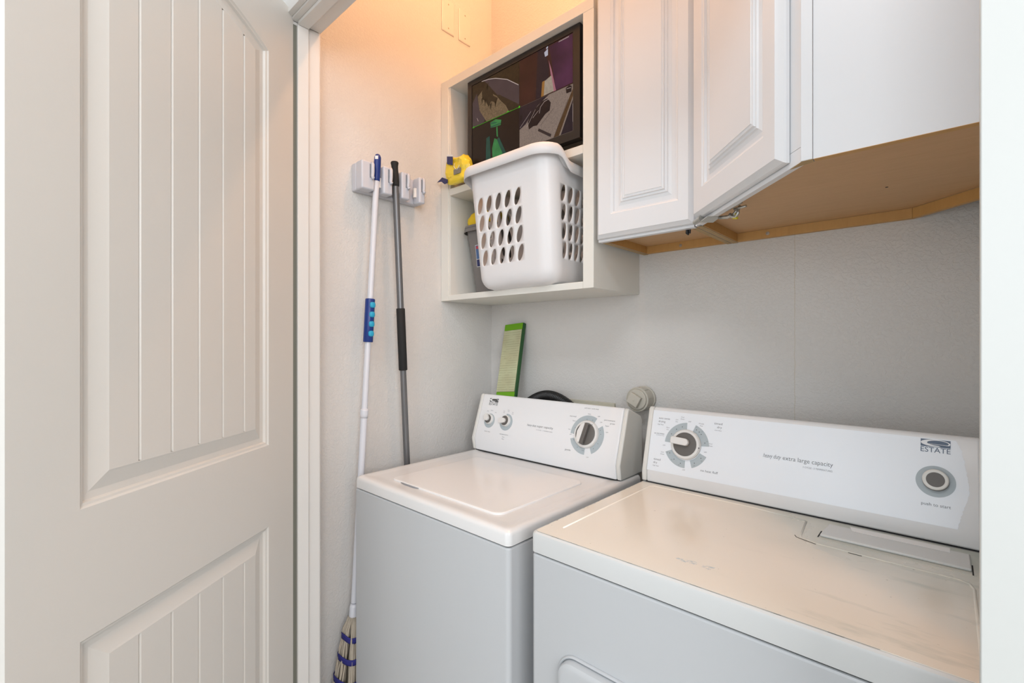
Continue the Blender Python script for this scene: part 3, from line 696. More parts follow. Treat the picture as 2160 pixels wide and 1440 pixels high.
bm = bm_new(); box(bm, 1.0646, 1.0806, -0.290, -0.0012, KZ - .0006, KZ + .0004); obj('raw_edge', bm, 'chip', cc); bm = bm_new(); prism(bm, [(1.352, -0.601), (1.3755, -0.6305), (1.3922, -0.6322), (1.3922, -0.6165), (1.376, -0.6115)], fn, KZ - .0012, KZ - .0006); obj('raw_edge', bm, ['chip'], cc)
bm = bm_new(); box(bm, 1.3935, XR, -0.6303, -0.6165, KZ - .0008, KZ - .0001); obj('raw_edge', bm, 'woodedge', cc)
cab_door(cc, DP(), 0.026, 0.4200, 1.6680, 2.735, 0.086, 0.371, 1.734, 2.668)
bm = bm_new(); lathe(bm, lathe_pl, 1.168, 1.6705, [(0.0052, 0), (0.0052, 0.0006), (0.0024, 0.0008), (0.0024, -0.001)], 14); obj('screw', bm, 'screw', cc)
# exposed hinge under the diagonal door
hg = []
bm = bm_new(); tube(bm, [dg(0.028, 1.660, 0.014), dg(0.060, 1.664, 0.010)], [0.006, 0.0075], 12)
prism(bm, [(0.055, 1.6535), (0.100, 1.6565), (0.100, 1.6585), (0.055, 1.6560)], lambda u, v, t: dg(u, v, t), 0.012, -0.022)
h1 = obj('hinge', bm, 'steel', cc, smooth=True)
bm = bm_new()
tube(bm, [dg(0.095, 1.6560, -0.02), dg(0.118, 1.651, -0.03), dg(0.13, 1.655, -0.04), dg(0.15, 1.668, -0.045)], 0.0042, 8)
tube(bm, [dg(0.11, 1.665, -0.02), dg(0.165, 1.674, -0.04)], 0.004, 8); tube(bm, [dg(0.14, 1.664, -0.035), dg(0.168, 1.664, -0.05)], 0.003, 8)
tube(bm, [dg(0.128, 1.656, -0.03), dg(0.132, 1.648, -0.034), dg(0.142, 1.645, -0.038), dg(0.150, 1.652, -0.04), dg(0.148, 1.664, -0.04)], 0.0035, 8)
obj('hinge_arm', bm, 'steel', h1, smooth='all')
bm = bm_new(); tube(bm, [dg(0.134, 1.645, -0.036), dg(0.146, 1.6415, -0.040)], 0.003, 6); tube(bm, [dg(0.141, 1.642, -0.038), dg(0.141, 1.654, -0.038)], 0.0015, 6); obj('hinge_clip', bm, 'yplastic', h1)
bm = bm_new(); lathe(bm, Plane((0, 0, 1.6835), (1, 0, 0), (0, -1, 0)), 1.463, 0.262, [(0.0028, 0.0), (0.0028, 0.0005), (0.001, 0.0006)], 10); obj('screw_hole', bm, 'gap', cc)

# ================================================================== CONSOLE HELPERS
def console(parent, x0, x1, prof, capw=0.016, capr=True):
    pts = prof
    bm = bm_new(); prism(bm, pts, lambda y, z, t: Vector((t, y, z)), x0 + capw, x1 - capw if capr else x1); o = obj('console', bm, 'console', parent, bevel=0.0045, seg=3)
    for a, b in ((x0, x0 + capw - 0.0006), (x1 - capw + 0.0006, x1)):
        bm = bm_new(); prism(bm, pts, lambda y, z, t: Vector((t, y, z)), a, b); obj('end_cap', bm, 'cap', o, bevel=0.0045, seg=3)
    return o
def logo(parent, pl, u0, u1, v0, v1, ev0, ev1, m):
    h = 0.0005
    bm = bm_new(); poly(bm, pl, [(u0, v0), (u1, v0), (u1, v1), (u0, v1)], h)
    cu, cv, w_, h_ = (u0 + u1) / 2, (v0 + v1) / 2, u1 - u0, v1 - v0
    text(bm, pl, 'ESTATE', u0, u1, ev0, (ev1 - ev0) * 1.50, h, thin=0.002)
    o = obj('logo', bm, m, parent)
    bm = bm_new(); disc(bm, pl, cu, cv + h_ * .03, w_ * .495, h + .0001, 40, rv=h_ * .47); obj('logo_swoosh', bm, 'console', o)
    bm = bm_new(); disc(bm, pl, cu + w_ * .08, cv + h_ * .05, w_ * .36, h + .0002, 40, rv=h_ * .34)
    poly(bm, pl, [(cu + w_ * .05, cv - h_ * .23), (u1, cv - h_ * .16), (u1, v0), (cu + w_ * .25, v0)], h + .0002); obj('logo_swoosh', bm, m, o)
    bm = bm_new(); poly(bm, pl, [(cu - w_ * .30, cv - h_ * .10), (cu + w_ * .46, cv - h_ * .12), (cu + w_ * .46, cv - h_ * .17), (cu - w_ * .20, cv - h_ * .15)], h + .0003)
    obj('logo_swoosh', bm, 'console', o)

# ================================================================== WASHER
WX0, WX1, WYF, WYB, WZ = 0.1305, 0.8150, -0.7600, -0.115, 0.914
ws = empty('washing_machine', (0.47, -0.43, 0), 'white top-loading washing machine with three dials, in the corner left of the dryer', 'washing machine')
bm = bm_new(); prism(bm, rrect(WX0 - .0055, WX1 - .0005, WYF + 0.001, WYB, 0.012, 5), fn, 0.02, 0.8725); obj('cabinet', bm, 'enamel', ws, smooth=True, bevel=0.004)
bm = bm_new(); prism(bm, rrect(WX0 + .006, WX1 - .006, WYF + 0.007, WYB, 0.012, 5), fn, 0.8725, 0.8765); obj('seam', bm, 'gap', ws)
bm = bm_new()
def wr(d, z, r): return [(x, y, z) for x, y in rrect(WX0 - .001 + d, WX1 + .001 - d, WYF - 0.001 + d, WYB - d * .2, r, 6)]
loft(bm, [wr(0.001, 0.8768, .014), wr(0, 0.8778, .015), wr(0, 0.902, .015), wr(0.0015, 0.908, .015), wr(0.0055, 0.9122, .015), wr(0.012, 0.9143, .015), wr(0.024, 0.9140, .013), wr(0.040, 0.9118, .012), wr(0.050, 0.9112, .012)], True, True, True)
obj('top_deck', bm, 'deckwhite', ws, smooth=True, angle=30)
bm = bm_new()
def lr(d, z): return [(x, y, z) for x, y in rrect(0.242 + d, 0.727 - d, -0.702 + d, -0.317 - d, 0.028 - d * .5, 8)]
loft(bm, [lr(0, 0.9112), lr(0, 0.9150), lr(0.0015, 0.9165), lr(0.006, 0.9170), lr(0.012, 0.9170)], True, True, True)
lid = obj('lid', bm, 'lidwhite', ws, smooth=True, angle=30)
bm = bm_new(); tube(bm, [(0.305, -0.7035, 0.9135), (0.33, -0.7055, 0.9125), (0.37, -0.7055, 0.9125), (0.395, -0.7035, 0.9135)], [0.0008, 0.0022, 0.0022, 0.0008], 8); obj('lid_notch_shade', bm, 'inklight', lid, smooth='all')  # dark bead imitates the shade in the notch under the lid's front edge
WP = [(-0.2375, 0.9165), (-0.2465, 0.963), (-0.1925, 1.131), (-0.185, 1.138), (-0.105, 1.105), (-0.097, 1.092), (-0.097, 0.9165)]
wcon = console(ws, 0.131, 0.8085, WP)
bm = bm_new(); box(bm, 0.145, 0.80, -0.235, -0.10, 0.9135, 0.9165); obj('console_gap', bm, 'gap', wcon)
e = Vector((0, -0.190 + 0.245, 1.137 - 0.963)).normalized()
pw = Plane((0, -0.2463, 0.963), (1, 0, 0), (0, e.y, e.z)); pw.O += Vector((0, 0, 0))
# align the print plane with the real face of the console
fe = Vector((0, -0.1925 + 0.2465, 1.131 - 0.963)).normalized(); pw = Plane((0, -0.2465, 0.963), (1, 0, 0), fe)
if pw.Z.y > 0: pw.Z = -pw.Z
logo(wcon, pw, 0.190, 0.2375, 0.1535, 0.168, 0.1405, 0.1505, 'black')
bm = bm_new()
arcband(bm, pw, 0.671, 0.081, 0.045, 0.0655, 63, 182, .0004); arcband(bm, pw, 0.671, 0.081, 0.045, 0.0655, -64, 34, .0004); arcband(bm, pw, 0.671, 0.081, 0.045, 0.0655, 198, 272, .0004)
for u, v, r in ((0.2115, 0.078, 0.0285), (0.3015, 0.082, 0.0325)): arcband(bm, pw, u, v, r - 0.014, r, -200, 100, .0004)
obj('dial_print', bm, 'dialgrey', wcon)
bm = bm_new()
text(bm, pw, 'heavy duty', 0.408, 0.452, 0.081, 0.0118, shear=0.35, thin=-0.008); text(bm, pw, 'super capacity', 0.4555, 0.5285, 0.0815, 0.0118, thin=-0.008)
text(bm, pw, 'normal', 0.5905, 0.6165, 0.1350, 0.0072, thin=-0.008); text(bm, pw, 'permanent', 0.728, 0.768, 0.1360, 0.0072, thin=-0.008); text(bm, pw, 'press', 0.752, 0.7685, 0.1265, 0.0072, thin=-0.008)
text(bm, pw, 'gentle', 0.5945, 0.6175, 0.0195, 0.0085, thin=-0.008); text(bm, pw, 'pull start / push stop', 0.645, 0.7005, 0.1690, 0.0050, thin=-0.008)
for k in (75, 100, 160, 182, 24, 10, -25, -50, 205, 238, 262, 267):
    disc(bm, pw, 0.671 + 0.053 * math.cos(R(k)), 0.081 + 0.053 * math.sin(R(k)), 0.0011, .0006, 10)
disc(bm, pw, 0.692, 0.116, .0014, .0115, 10)
obj('lettering', bm, 'ink', wcon)
bm = bm_new()
text(bm, pw, 'load size', 0.197, 0.228, 0.033, 0.0062, thin=0.0); text(bm, pw, 'temperature', 0.281, 0.3245, 0.0325, 0.0062, thin=0.0)
text(bm, pw, 'Wash', 0.303, None, 0.0225, 0.0052, shear=.3, align='C'); text(bm, pw, 'Rinse', 0.303, None, 0.0150, 0.0052, shear=.3, align='C')
text(bm, pw, '9 CYCLES - 3 TEMPERATURES', 0.454, 0.529, 0.0700, 0.0046, thin=0.0)
for s, u, v in (('Small', .192, .1135), ('Medium', .214, .1175), ('Large', .236, .112), ('Cold', .280, .1215), ('Cold', .280, .116), ('Warm', .303, .1275), ('Cold', .303, .122), ('Hot', .326, .1205), ('Cold', .326, .115)):
    text(bm, pw, s, u, None, v, 0.0045, shear=.3, align='C')
for s, u, v in (('Heavy', .668, .150), ('Light', .706, .146), ('Regular', .612, .121), ('Soak', .598, .090), ('OFF', .607, .073), ('OFF', .718, .127), ('Regular', .742, .118), ('Light', .745, .098), ('OFF', .688, .008)):
    text(bm, pw, s, u, None, v, 0.0048, shear=.3, align='C')
obj('small_print', bm, 'inklight', wcon)
def small_knob(u, v, ang, r=0.0195):
    bm = bm_new(); lathe(bm, pw, u, v, [(r + .001, 0.0002), (r + .001, 0.004), (r - .001, 0.009), (r - .004, 0.0105)], 36); k = obj('knob', bm, 'knobwhite', wcon, smooth=True)
    bm = bm_new(); c, s = math.cos(R(ang)), math.sin(R(ang))
    disc(bm, pw, u, v, r - .0030, 0.0107, 36); obj('knob_insert', bm, 'knobgrey', k)
    P = [(-r * .92, -.0095), (-r * .3, -.0105), (r * .22, -.0080), (r * .40, 0), (r * .22, .0080), (-r * .3, .0105), (-r * .92, .0095), (-r * 1.02, 0)]
    bm = bm_new(); prism(bm, [(u + (a * c - b * s), v + (a * s + b * c)) for a, b in P], lambda a, b, t: pw(a, b, t), 0.0108, 0.022); obj('grip', bm, 'knobwhite', k, bevel=.0012)
small_knob(0.2115, 0.081, 300 - 180 - 0, 0.0195) if False else None
small_knob(0.2110, 0.0835, -45, 0.0195); small_knob(0.3005, 0.0865, 10, 0.0215)
bm = bm_new(); lathe(bm, pw, 0.671, 0.083, [(0.0465, .0002), (0.0465, 0.006), (0.044, 0.0105), (0.0385, 0.0112)], 48); k = obj('knob', bm, 'knobwhite', wcon, smooth=True)
bm = bm_new(); lathe(bm, pw, 0.671, 0.083, [(0.0375, .0105), (0.0370, 0.0125), (0.030, 0.0150)], 48); obj('knob_insert', bm, 'knobgrey', k, smooth=True)
bm = bm_new(); c, s = math.cos(R(80)), math.sin(R(80))
P = [(-.033, -.010), (.033, -.010), (.0365, 0), (.033, .004), (-.033, .004), (-.0365, 0)]
prism(bm, [(0.672 + a * c - b * s, 0.083 + a * s + b * c) for a, b in P], lambda a, b, t: pw(a, b, t), 0.0150, 0.029); obj('grip', bm, 'knobgrey', k, bevel=.002)
bm = bm_new(); P = [(-.033, .004), (.031, .004), (.034, .010), (.026, .020), (.0, .026), (-.024, .021), (-.034, .012)]
prism(bm, [(0.672 + a * c - b * s, 0.083 + a * s + b * c) for a, b in P], lambda a, b, t: pw(a, b, t), 0.0150, 0.0265); obj('grip_cap', bm, 'knobwhite', k, bevel=.002)

# ================================================================== DRYER
DX0, DX1, DYF, DYB, DZ = 0.8805, 1.6240, -0.757, -0.105, 0.934
dr = empty('clothes_dryer', (1.24, -0.43, 0), 'white front-loading clothes dryer with a yellowed top, right of the washing machine', 'dryer')
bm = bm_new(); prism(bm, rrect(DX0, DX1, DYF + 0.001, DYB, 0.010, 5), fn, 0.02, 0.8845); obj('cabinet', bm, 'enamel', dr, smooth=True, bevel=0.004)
bm = bm_new(); prism(bm, rrect(DX0 + .005, DX1 - .005, DYF + 0.006, DYB, 0.010, 5), fn, 0.8845, 0.8885); obj('seam', bm, 'gap', dr)
bm = bm_new()
def drr(d, z, r): return [(x, y, z) for x, y in rrect(DX0 - .0005 + d, DX1 + .0005 - d, DYF - 0.001 + d, DYB - d * .2, r, 6)]
loft(bm, [drr(0.001, 0.8886, .010), drr(0, 0.8896, .011), drr(0, 0.926, .011), drr(0.0012, 0.9305, .011), drr(0.0045, 0.9335, .011), drr(0.008, 0.9340, .010)], True, True, True)
obj('top_deck', bm, 'dryerdeck', dr, smooth=True, angle=30)
# yellowed film with a ragged left edge
bm = bm_new(); left = []; zf = 0.9346
nL = 90
for i in range(nL + 1):
    y = (DYF + 0.012) + (-0.262 - DYF) * i / nL
    x = DX0 + 0.0075 + 0.0012 * noise.noise((y * 30, 0, 0)) + (0.0012 if noise.noise((y * 90, 5, 0)) > 0.25 and i > 12 else 0)
    left.append((x, y))
P = [(DX0 + 0.016, DYF + 0.0055), (DX1 - 0.006, DYF + 0.0055), (DX1 - 0.006, left[-1][1]), (left[-1][0], left[-1][1])]
pts = left[::-1] + [(DX0 + .010, DYF + .007), (DX0 + 0.014, DYF + 0.0055)] + [(DX1 - 0.006, DYF + 0.0055), (DX1 - 0.006, left[-1][1])]
prism(bm, pts, fn, 0.9338, zf)
film = obj('top_film', bm, 'dryertop', dr)
# dark line along the film's edge
bm = bm_new()
for i in range(nL):
    (x, y), (x2, y2) = left[i], left[i + 1]
    wd = 0.0007 + 0.0022 * max(0, noise.noise((y * 60, 9, 0)))
    bm.faces.new([bm.verts.new(v) for v in ((x - wd, y, .9342), (x, y, .9342), (x2, y2, .9342), (x2 - wd, y2, .9342))])
for i in range(60):
    a = DX0 + .012 + (0.60) * i / 60; b_ = DX0 + .012 + .60 * (i + 1) / 60; wd = 0.0005 + 0.0010 * max(0, noise.noise((a * 40, 3, 0)))
    bm.faces.new([bm.verts.new(v) for v in ((a, DYF + .0055 - wd, .9342), (b_, DYF + .0055 - wd, .9342), (b_, DYF + .0055, .9342), (a, DYF + .0055, .9342))])
poly_w = [0.958, 0.975, 0.99, 1.0, 1.02]
obj('film_edge_dirt', bm, 'gap', film)
# pressed border lines of the top
bm = bm_new()
def ridge(bm, P, r=0.0022, z=0.9338): tube(bm, [(x, y, z) for x, y in P], r, 8)
ridge(bm, [(0.925, -0.70), (0.925, -0.285), (0.935, -0.272), (1.20, -0.2725), (1.315, -0.287)], .0028)
ridge(bm, [(1.318, -0.289), (1.327, -0.39), (1.331, -0.404), (1.36, -0.415), (1.45, -0.418), (1.575, -0.421), (1.588, -0.43), (1.593, -0.45), (1.593, -0.72)], .0026)
obj('pressed_border', bm, 'dryertop', film, smooth='all')
bm = bm_new(); P = [(1.317, -0.392), (1.322, -0.402), (1.332, -0.4065), (1.36, -0.4165)]
tube(bm, [(x, y - .003, .9345) for x, y in P], 0.0009, 6); tube(bm, [(1.415, -.4222, .9345), (1.437, -.4228, .9345)], .0009, 6)
tube(bm, [(0.926 - .003, -0.66, .9346), (0.926 - .003, -0.61, .9346)], .0004, 6); tube(bm, [(0.923, -0.585, .9346), (0.923, -0.53, .9346)], .0006, 6); tube(bm, [(0.923, -0.46, .9346), (0.923, -0.41, .9346)], .0006, 6)
obj('border_dirt', bm, mat('rust', (0.12, 0.05, 0.03), .9) and 'gap', film)
# lint screen cover
bm = bm_new(); prism(bm, rrect(1.348, 1.5985, -0.386, -0.268, 0.006, 3), fn, 0.9340, 0.9352); 
lc = obj('lint_cover_surround', bm, 'dryertop', dr)
bm = bm_new(); prism(bm, [(1.3585, -0.371), (1.592, -0.371), (1.592, -0.290), (1.3620, -0.290)], fn, 0.9353, 0.9415); lint = obj('lint_cover', bm, 'lintgrey', dr, bevel=.0025)
bm = bm_new(); prism(bm, [(1.408, -0.309), (1.563, -0.309), (1.563, -0.282), (1.400, -0.282)], fn, 0.9417, 0.9423); obj('label_strip', bm, 'lidwhite', lint)
bm = bm_new(); box(bm, 1.5925, 1.5945, -0.385, -0.335, .9354, .9362); box(bm, 1.355, 1.357, -0.375, -0.335, .9354, .9362); obj('slot', bm, 'gap', lint)
# blue scuff marks
bm = bm_new()
random.seed(4)
for i in range(26):
    x, y = 1.185 + random.uniform(-.012, .055), -0.672 + random.uniform(-.006, .006); a = random.uniform(-.4, .4); l_ = random.uniform(.003, .012)
    tube(bm, [(x, y, .93462), (x + l_ * math.cos(a), y + l_ * math.sin(a), .93462)], .0005, 4)
obj('scuff_mark', bm, 'scribble', film)
# front door of the dryer
bm = bm_new()
def fr(d, h, r): return [(x, DYF - h, z) for x, z in rrect(0.9555 + d, 1.535 - d, 0.19 + d, 0.7065 - d, r, 8)]
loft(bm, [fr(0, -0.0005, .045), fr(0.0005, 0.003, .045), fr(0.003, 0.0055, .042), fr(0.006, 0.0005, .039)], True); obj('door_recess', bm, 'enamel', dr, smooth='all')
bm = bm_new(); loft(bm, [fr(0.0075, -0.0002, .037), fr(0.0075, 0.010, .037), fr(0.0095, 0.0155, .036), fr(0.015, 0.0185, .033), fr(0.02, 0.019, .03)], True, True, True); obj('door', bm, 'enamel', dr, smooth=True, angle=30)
DPf = [(-0.2455, 0.9365), (-0.2465, 0.9675), (-0.198, 1.146), (-0.190, 1.1535), (-0.110, 1.125), (-0.102, 1.112), (-0.102, 0.9365)]
dcon = console(dr, 0.8820, 1.6255, DPf); dcon.data.materials[0] = M['console2']
bm = bm_new(); box(bm, 0.895, 1.61, -0.243, -0.105, 0.9342, 0.9365); obj('console_gap', bm, 'gap', dcon)
fe = Vector((0, -0.198 + 0.2465, 1.146 - 0.9675)).normalized(); pd = Plane((0, -0.2465, 0.9675), (1, 0, 0), fe)
if pd.Z.y > 0: pd.Z = -pd.Z
# protective film with torn right edge
bm = bm_new(); E_ = [(1.5735, 0.1820), (1.576, .175), (1.5811, 0.1618), (1.585, .142), (1.5884, 0.122), (1.5905, .10), (1.5926, 0.0826), (1.589, .062), (1.5831, 0.0431), (1.579, .024), (1.5747, 0.004)]
pts = []
for (a, b), (c, d) in zip(E_, E_[1:]):
    for k in range(7):
        t = k / 7; pts.append((a + (c - a) * t + random.uniform(-.0009, .0009), b + (d - b) * t))
pts = [(0.8985, 0.004), (0.8985, 0.1820)] + pts + [(1.5747, .004)]
poly(bm, pd, pts, .0003); obj('protective_film', bm, 'film_clear', dcon)
pe = Plane(pd.O, pd.X, pd.Y); pe.Z = pd.Z; pe.O = pd.O + pd.Z * 0.0002
logo(dcon, pe, 1.5165, 1.5643, 0.1640, 0.1797, 0.1525, 0.1625, 'navy')
bm = bm_new(); U, Vc = 1.0085, 0.0905
for a0, a1 in ((93, 178), (5, 70), (204, 272), (-70, -22)): arcband(bm, pe, U, Vc, 0.043, 0.0640 if a0 > 200 or a0 > 0 else .064, a0, a1, .0004)
for k in range(1):
    n_ = 44; a_ = []
disc_r = [(1.5408, 0.0925, 0.0325)]
arcband(bm, pe, 1.5408, 0.0925, 0.018, 0.0320, 0, 360, .0004, 60)
obj('dial_print', bm, 'dialgrey', dcon)
bm = bm_new()
text(bm, pe, 'heavy duty', 1.2094, 1.2505, 0.0905, 0.0150, shear=.35, thin=-0.008); text(bm, pe, 'extra large capacity', 1.2545, 1.3600, 0.0905, 0.0150, thin=-0.008)
text(bm, pe, 'auto sense', 0.9183, 0.9525, 0.1575, 0.0078, thin=-0.008); text(bm, pe, 'drying', 0.9183, 0.9395, 0.1475, 0.0085, thin=-0.008)
text(bm, pe, 'timed', 1.0806, 1.1023, 0.1592, 0.0085, thin=-0.008); text(bm, pe, 'dry', 1.0890, 1.1018, 0.1495, 0.0085, thin=-0.008)
text(bm, pe, 'timed', 0.9166, 0.9377, 0.0355, 0.0085, thin=-0.008); text(bm, pe, 'dry', 0.9166, 0.9285, 0.0260, 0.0085, thin=-0.008)
text(bm, pe, 'no heat fluff', 1.0556, 1.1021, 0.0262, 0.0090, thin=-0.008); text(bm, pe, 'push to start', 1.5186, 1.5647, 0.0415, 0.0090, thin=-0.008)
for a in (108, 128, 150, 62, 52, 43, 15, -33, -58, 212, 235, 258): disc(bm, pe, U + .0535 * math.cos(R(a)), Vc + .0535 * math.sin(R(a)), .0013, .0007, 10)
disc(bm, pe, U + .0405, Vc - .003, .0018, .0120, 12); disc(bm, pe, 0.9115, 0.1135, .0013, .0006, 10)
text(bm, pe, 'ENERGY PREFERRED', 0.9155, 0.9405, 0.1125, 0.0036); 
obj('lettering', bm, 'ink', dcon)
bm = bm_new()
text(bm, pe, '3 CYCLE - 3 TEMPERATURES', 1.2988, 1.3595, 0.0785, 0.0056, thin=0.0); text(bm, pe, 'AUTOMATIC CYCLE', 0.9155, 0.9400, 0.1078, 0.0034)
for s, u, v in (('High Heat', .9255, .1395), ('Low Heat', 1.0925, .1420), ('High Heat', .925, .0180), ('Cool', .990, .168), ('Down', .990, .162), ('Less', .974, .159), ('Dry', .974, .153), ('More', .949, .133), ('Dry', .949, .127), ('OFF', 1.012, .157), ('Wrinkle', 1.0455, .155), ('Free', 1.0455, .149), ('Cool', 1.076, .103), ('Down', 1.076, .097), ('OFF', 1.064, .078), ('OFF', .944, .080), ('Cool', .941, .060), ('Down', .941, .054), ('OFF', 1.009, .020)):
    text(bm, pe, s, u, None, v, 0.0046, shear=.3, align='C')
for s, a in (('10', 66), ('20', 47), ('30', 18), ('20', -38), ('30', -62), ('70', 208), ('50', 231), ('30', 255)):
    text(bm, pe, s, U + .060 * math.cos(R(a)), None, Vc + .060 * math.sin(R(a)) - .001, .0042, shear=.3, align='C', h=.0007)
obj('small_print', bm, 'inklight', dcon)
bm = bm_new(); lathe(bm, pe, U, Vc + .002, [(0.0425, .0004), (0.0425, 0.007), (0.0395, 0.0112), (0.0355, 0.0118)], 56); k = obj('knob', bm, 'knobwhite', dcon, smooth=True)
bm = bm_new(); lathe(bm, pe, U, Vc + .002, [(0.0335, .0105), (0.0330, 0.0132), (0.027, 0.0140)], 48); obj('knob_insert', bm, 'knobgrey', k, smooth=True)
bm = bm_new(); P = [(-.039, -.006), (-.036, -.0105), (.004, -.0105), (.010, -.008), (.013, -.001), (.010, .006), (.004, .0095), (-.036, .0095), (-.039, .006)]
c, s = math.cos(R(-3)), math.sin(R(-3)); prism(bm, [(U + .002 + a * c - b * s, Vc + .008 + a * s + b * c) for a, b in P], lambda a, b, t: pe(a, b, t), 0.0145, 0.028); obj('grip', bm, 'knobwhite', k, bevel=.002)
bm = bm_new(); lathe(bm, pe, 1.5408, 0.0945, [(0.0215, .0004), (0.0215, 0.008)], 48); bt = obj('start_button', bm, 'knobgrey', dcon, smooth=True)
bm = bm_new(); lathe(bm, pe, 1.5408, 0.0955, [(0.0212, .0082), (0.0212, 0.0105), (0.0195, 0.012), (0.016, 0.0122)], 48); obj('button_ring', bm, 'cap', bt, smooth=True)
bm = bm_new(); disc(bm, pe, 1.5408, 0.0955, .0150, .0125, 40); obj('button_face', bm, 'knobgrey', bt)

# ================================================================== THINGS ON THE BACK WALL
# green-ended slatted pad leaning on the wall
gp = empty('cleaning_pad', (0.19, -0.10, 1.108), 'lime green and beige perforated pad leaning on the wall behind the washer console', 'cleaning pad')
P0 = Vector((0.1420, -0.108, 1.1075)); P1 = Vector((0.112, -0.0165, 1.424)); up = (P1 - P0); H_ = up.length; up.normalize(); sx = Vector((1, 0.02, 0.0)); sx = (sx - up * sx.dot(up)).normalized(); nz_ = sx.cross(up)
if nz_.y > 0: nz_ = -nz_
mt = Matrix.Identity(4)
for i, v in enumerate((sx, -nz_, up)):
    for j in range(3): mt[j][i] = v[j]
gp.matrix_basis = Matrix.Translation(P0) @ mt
def gbox(name, m, *a, bevel=.002):
    bm = bm_new(); box(bm, *a); me = bpy.data.meshes.new(name); bmesh.ops.recalc_face_normals(bm, faces=bm.faces); bm.to_mesh(me); bm.free(); me.materials.append(M[m]); o = bpy.data.objects.new(name, me); C.objects.link(o); o.parent = gp
    md = o.modifiers.new('b', 'BEVEL'); md.width = bevel; md.segments = 2; return o
gbox('cover', 'darkgreen', 0.0, 0.104, -0.008, 0.010, 0.0, H_)
gbox('end_strip', 'green', 0.0015, 0.102, -0.0115, -0.0082, H_ - 0.030, H_ - .001)
gbox('end_strip', 'green', 0.0015, 0.102, -0.0115, -0.0082, 0.001, 0.028)
gbox('pad_face', 'pad', 0.0015, 0.100, -0.0125, -0.0082, 0.0285, H_ - 0.0305, bevel=.001)

# corrugated hose
bm = bm_new(); pts = []; rad = []
K = 210
for i in range(K + 1):
    t = i / K
    x = 0.205 + 0.355 * t; a = math.pi * t
    z = 1.00 + 0.135 * max(0.0, math.sin(a)) ** 0.5; y = -0.052 + 0.012 * math.sin(a * 2)
    pts.append((x, y, z)); 
# even re-sampling
P = [Vector(p) for p in pts]; Ls = [0]
for a, b in zip(P, P[1:]): Ls.append(Ls[-1] + (b - a).length)
tot = Ls[-1]; nR = 62; pts2 = []; rad2 = []
def samp(s):
    for i in range(len(Ls) - 1):
        if Ls[i + 1] >= s: return P[i].lerp(P[i + 1], (s - Ls[i]) / max(1e-9, Ls[i + 1] - Ls[i]))
    return P[-1]
for i in range(nR * 4 + 1):
    pts2.append(samp(tot * i / (nR * 4))); rad2.append((0.0165, 0.0205, 0.0215, 0.0185)[i % 4])
tube(bm, pts2, rad2, 20); tag(obj('drain_hose', bm, 'rubber', smooth='all'), 'black corrugated drain hose looping up behind the washing machine', 'hose')
bm = bm_new(); box(bm, 0.415, 0.652, -0.014, -0.0005, 0.93, 1.1235); box(bm, 0.43, 0.637, -0.017, -0.014, 0.94, 1.113); tag(obj('valve_box', bm, 'boxbeige', bevel=.002), 'cream plastic wall box behind the washer console, right of the black hose', 'valve box')

# cleanout plug
cp = empty('cleanout_plug', (0.768, -0.035, 1.153), 'cream plastic pipe cleanout plug on the wall between washer and dryer', 'pipe plug')
pc = Plane((0.769, 0, 1.152), (1, 0, 0), (0, 0, 1)); pc.Z = Vector((0, -1, 0))
bm = bm_new(); lathe(bm, pc, 0, 0, [(0.0405, 0.0005), (0.0405, .006), (0.043, .007), (0.043, .012), (.0400, .013), (.0400, .055)], 48); obj('fitting', bm, 'pvc', cp, smooth=True)
bm = bm_new()
for k in range(8):
    a = R(k * 45 + 10); u = Vector((math.cos(a), 0, math.sin(a))); vv = Vector((-math.sin(a), 0, math.cos(a)))
    o_ = Vector((0.769, -0.0395, 1.152)) + u * 0.0400
    mtx = Matrix.Identity(4)
    for j in range(3): mtx[j][0] = vv[j]; mtx[j][1] = (0, -1, 0)[j]; mtx[j][2] = u[j]; mtx[j][3] = o_[j]
    box(bm, -.0010, .0010, -.013, .013, -0.001, .0018, 0, mtx)
obj('rib', bm, 'pvc', cp)
bm = bm_new(); lathe(bm, pc, 0, 0, [(0.0415, .0535), (0.0425, .056), (0.0415, .060), (.0385, .0605), (.0378, .0590), (.036, .059), (.035, .064), (.033, .0655)], 48); cap_ = obj('plug', bm, 'pvc', cp, smooth=True)
bm = bm_new(); c, s = math.cos(R(-28)), math.sin(R(-28))
P = [(-.021, -.019), (.021, -.019), (.021, .019), (-.021, .019)]
prism(bm, [(a * c - b * s - .004, a * s + b * c) for a, b in P], lambda a, b, t: pc(a, b, t), 0.0656, 0.080); obj('square_boss', bm, 'pvc', cap_, bevel=.0015)
bm = bm_new(); lathe(bm, pc, -0.004, -0.001, [(.004, .0802), (.004, .0808), (.002, .0812)], 16); obj('moulding_mark', bm, 'pvc', cap_)

# ================================================================== LEFT WALL THINGS
plates = []
def wall_plate(y0, label):
    t = empty('wall_plate', (0.0, y0 + .033, 2.655), label, 'wall plate', 'blank wall plates high on the left wall')
    bm = bm_new()
    def pr(d, x): return [(x, y, z) for y, z in rrect(y0 + d, y0 + 0.068 - d, 2.6545 + d, 2.7925 - d, 0.003, 3)]
    loft(bm, [pr(0, 0.0003), pr(0, 0.003), pr(0.0025, 0.0055), pr(.004, .0057)], True, True, True); obj('plate', bm, 'plate', t, smooth=True)
    for z in (2.6735, 2.7735):
        bm = bm_new(); pl = Plane((0.0057, y0 + .034, z), (0, 1, 0), (0, 0, 1)); pl.Z = Vector((1, 0, 0)); lathe(bm, pl, 0, 0, [(.0032, 0), (.003, .0008), (.001, .001)], 12); obj('screw', bm, 'screw', t)
wall_plate(-0.2955, 'cream blank wall plate, the one nearer the doorway'); wall_plate(-0.2020, 'cream blank wall plate, the one nearer the wall corner')

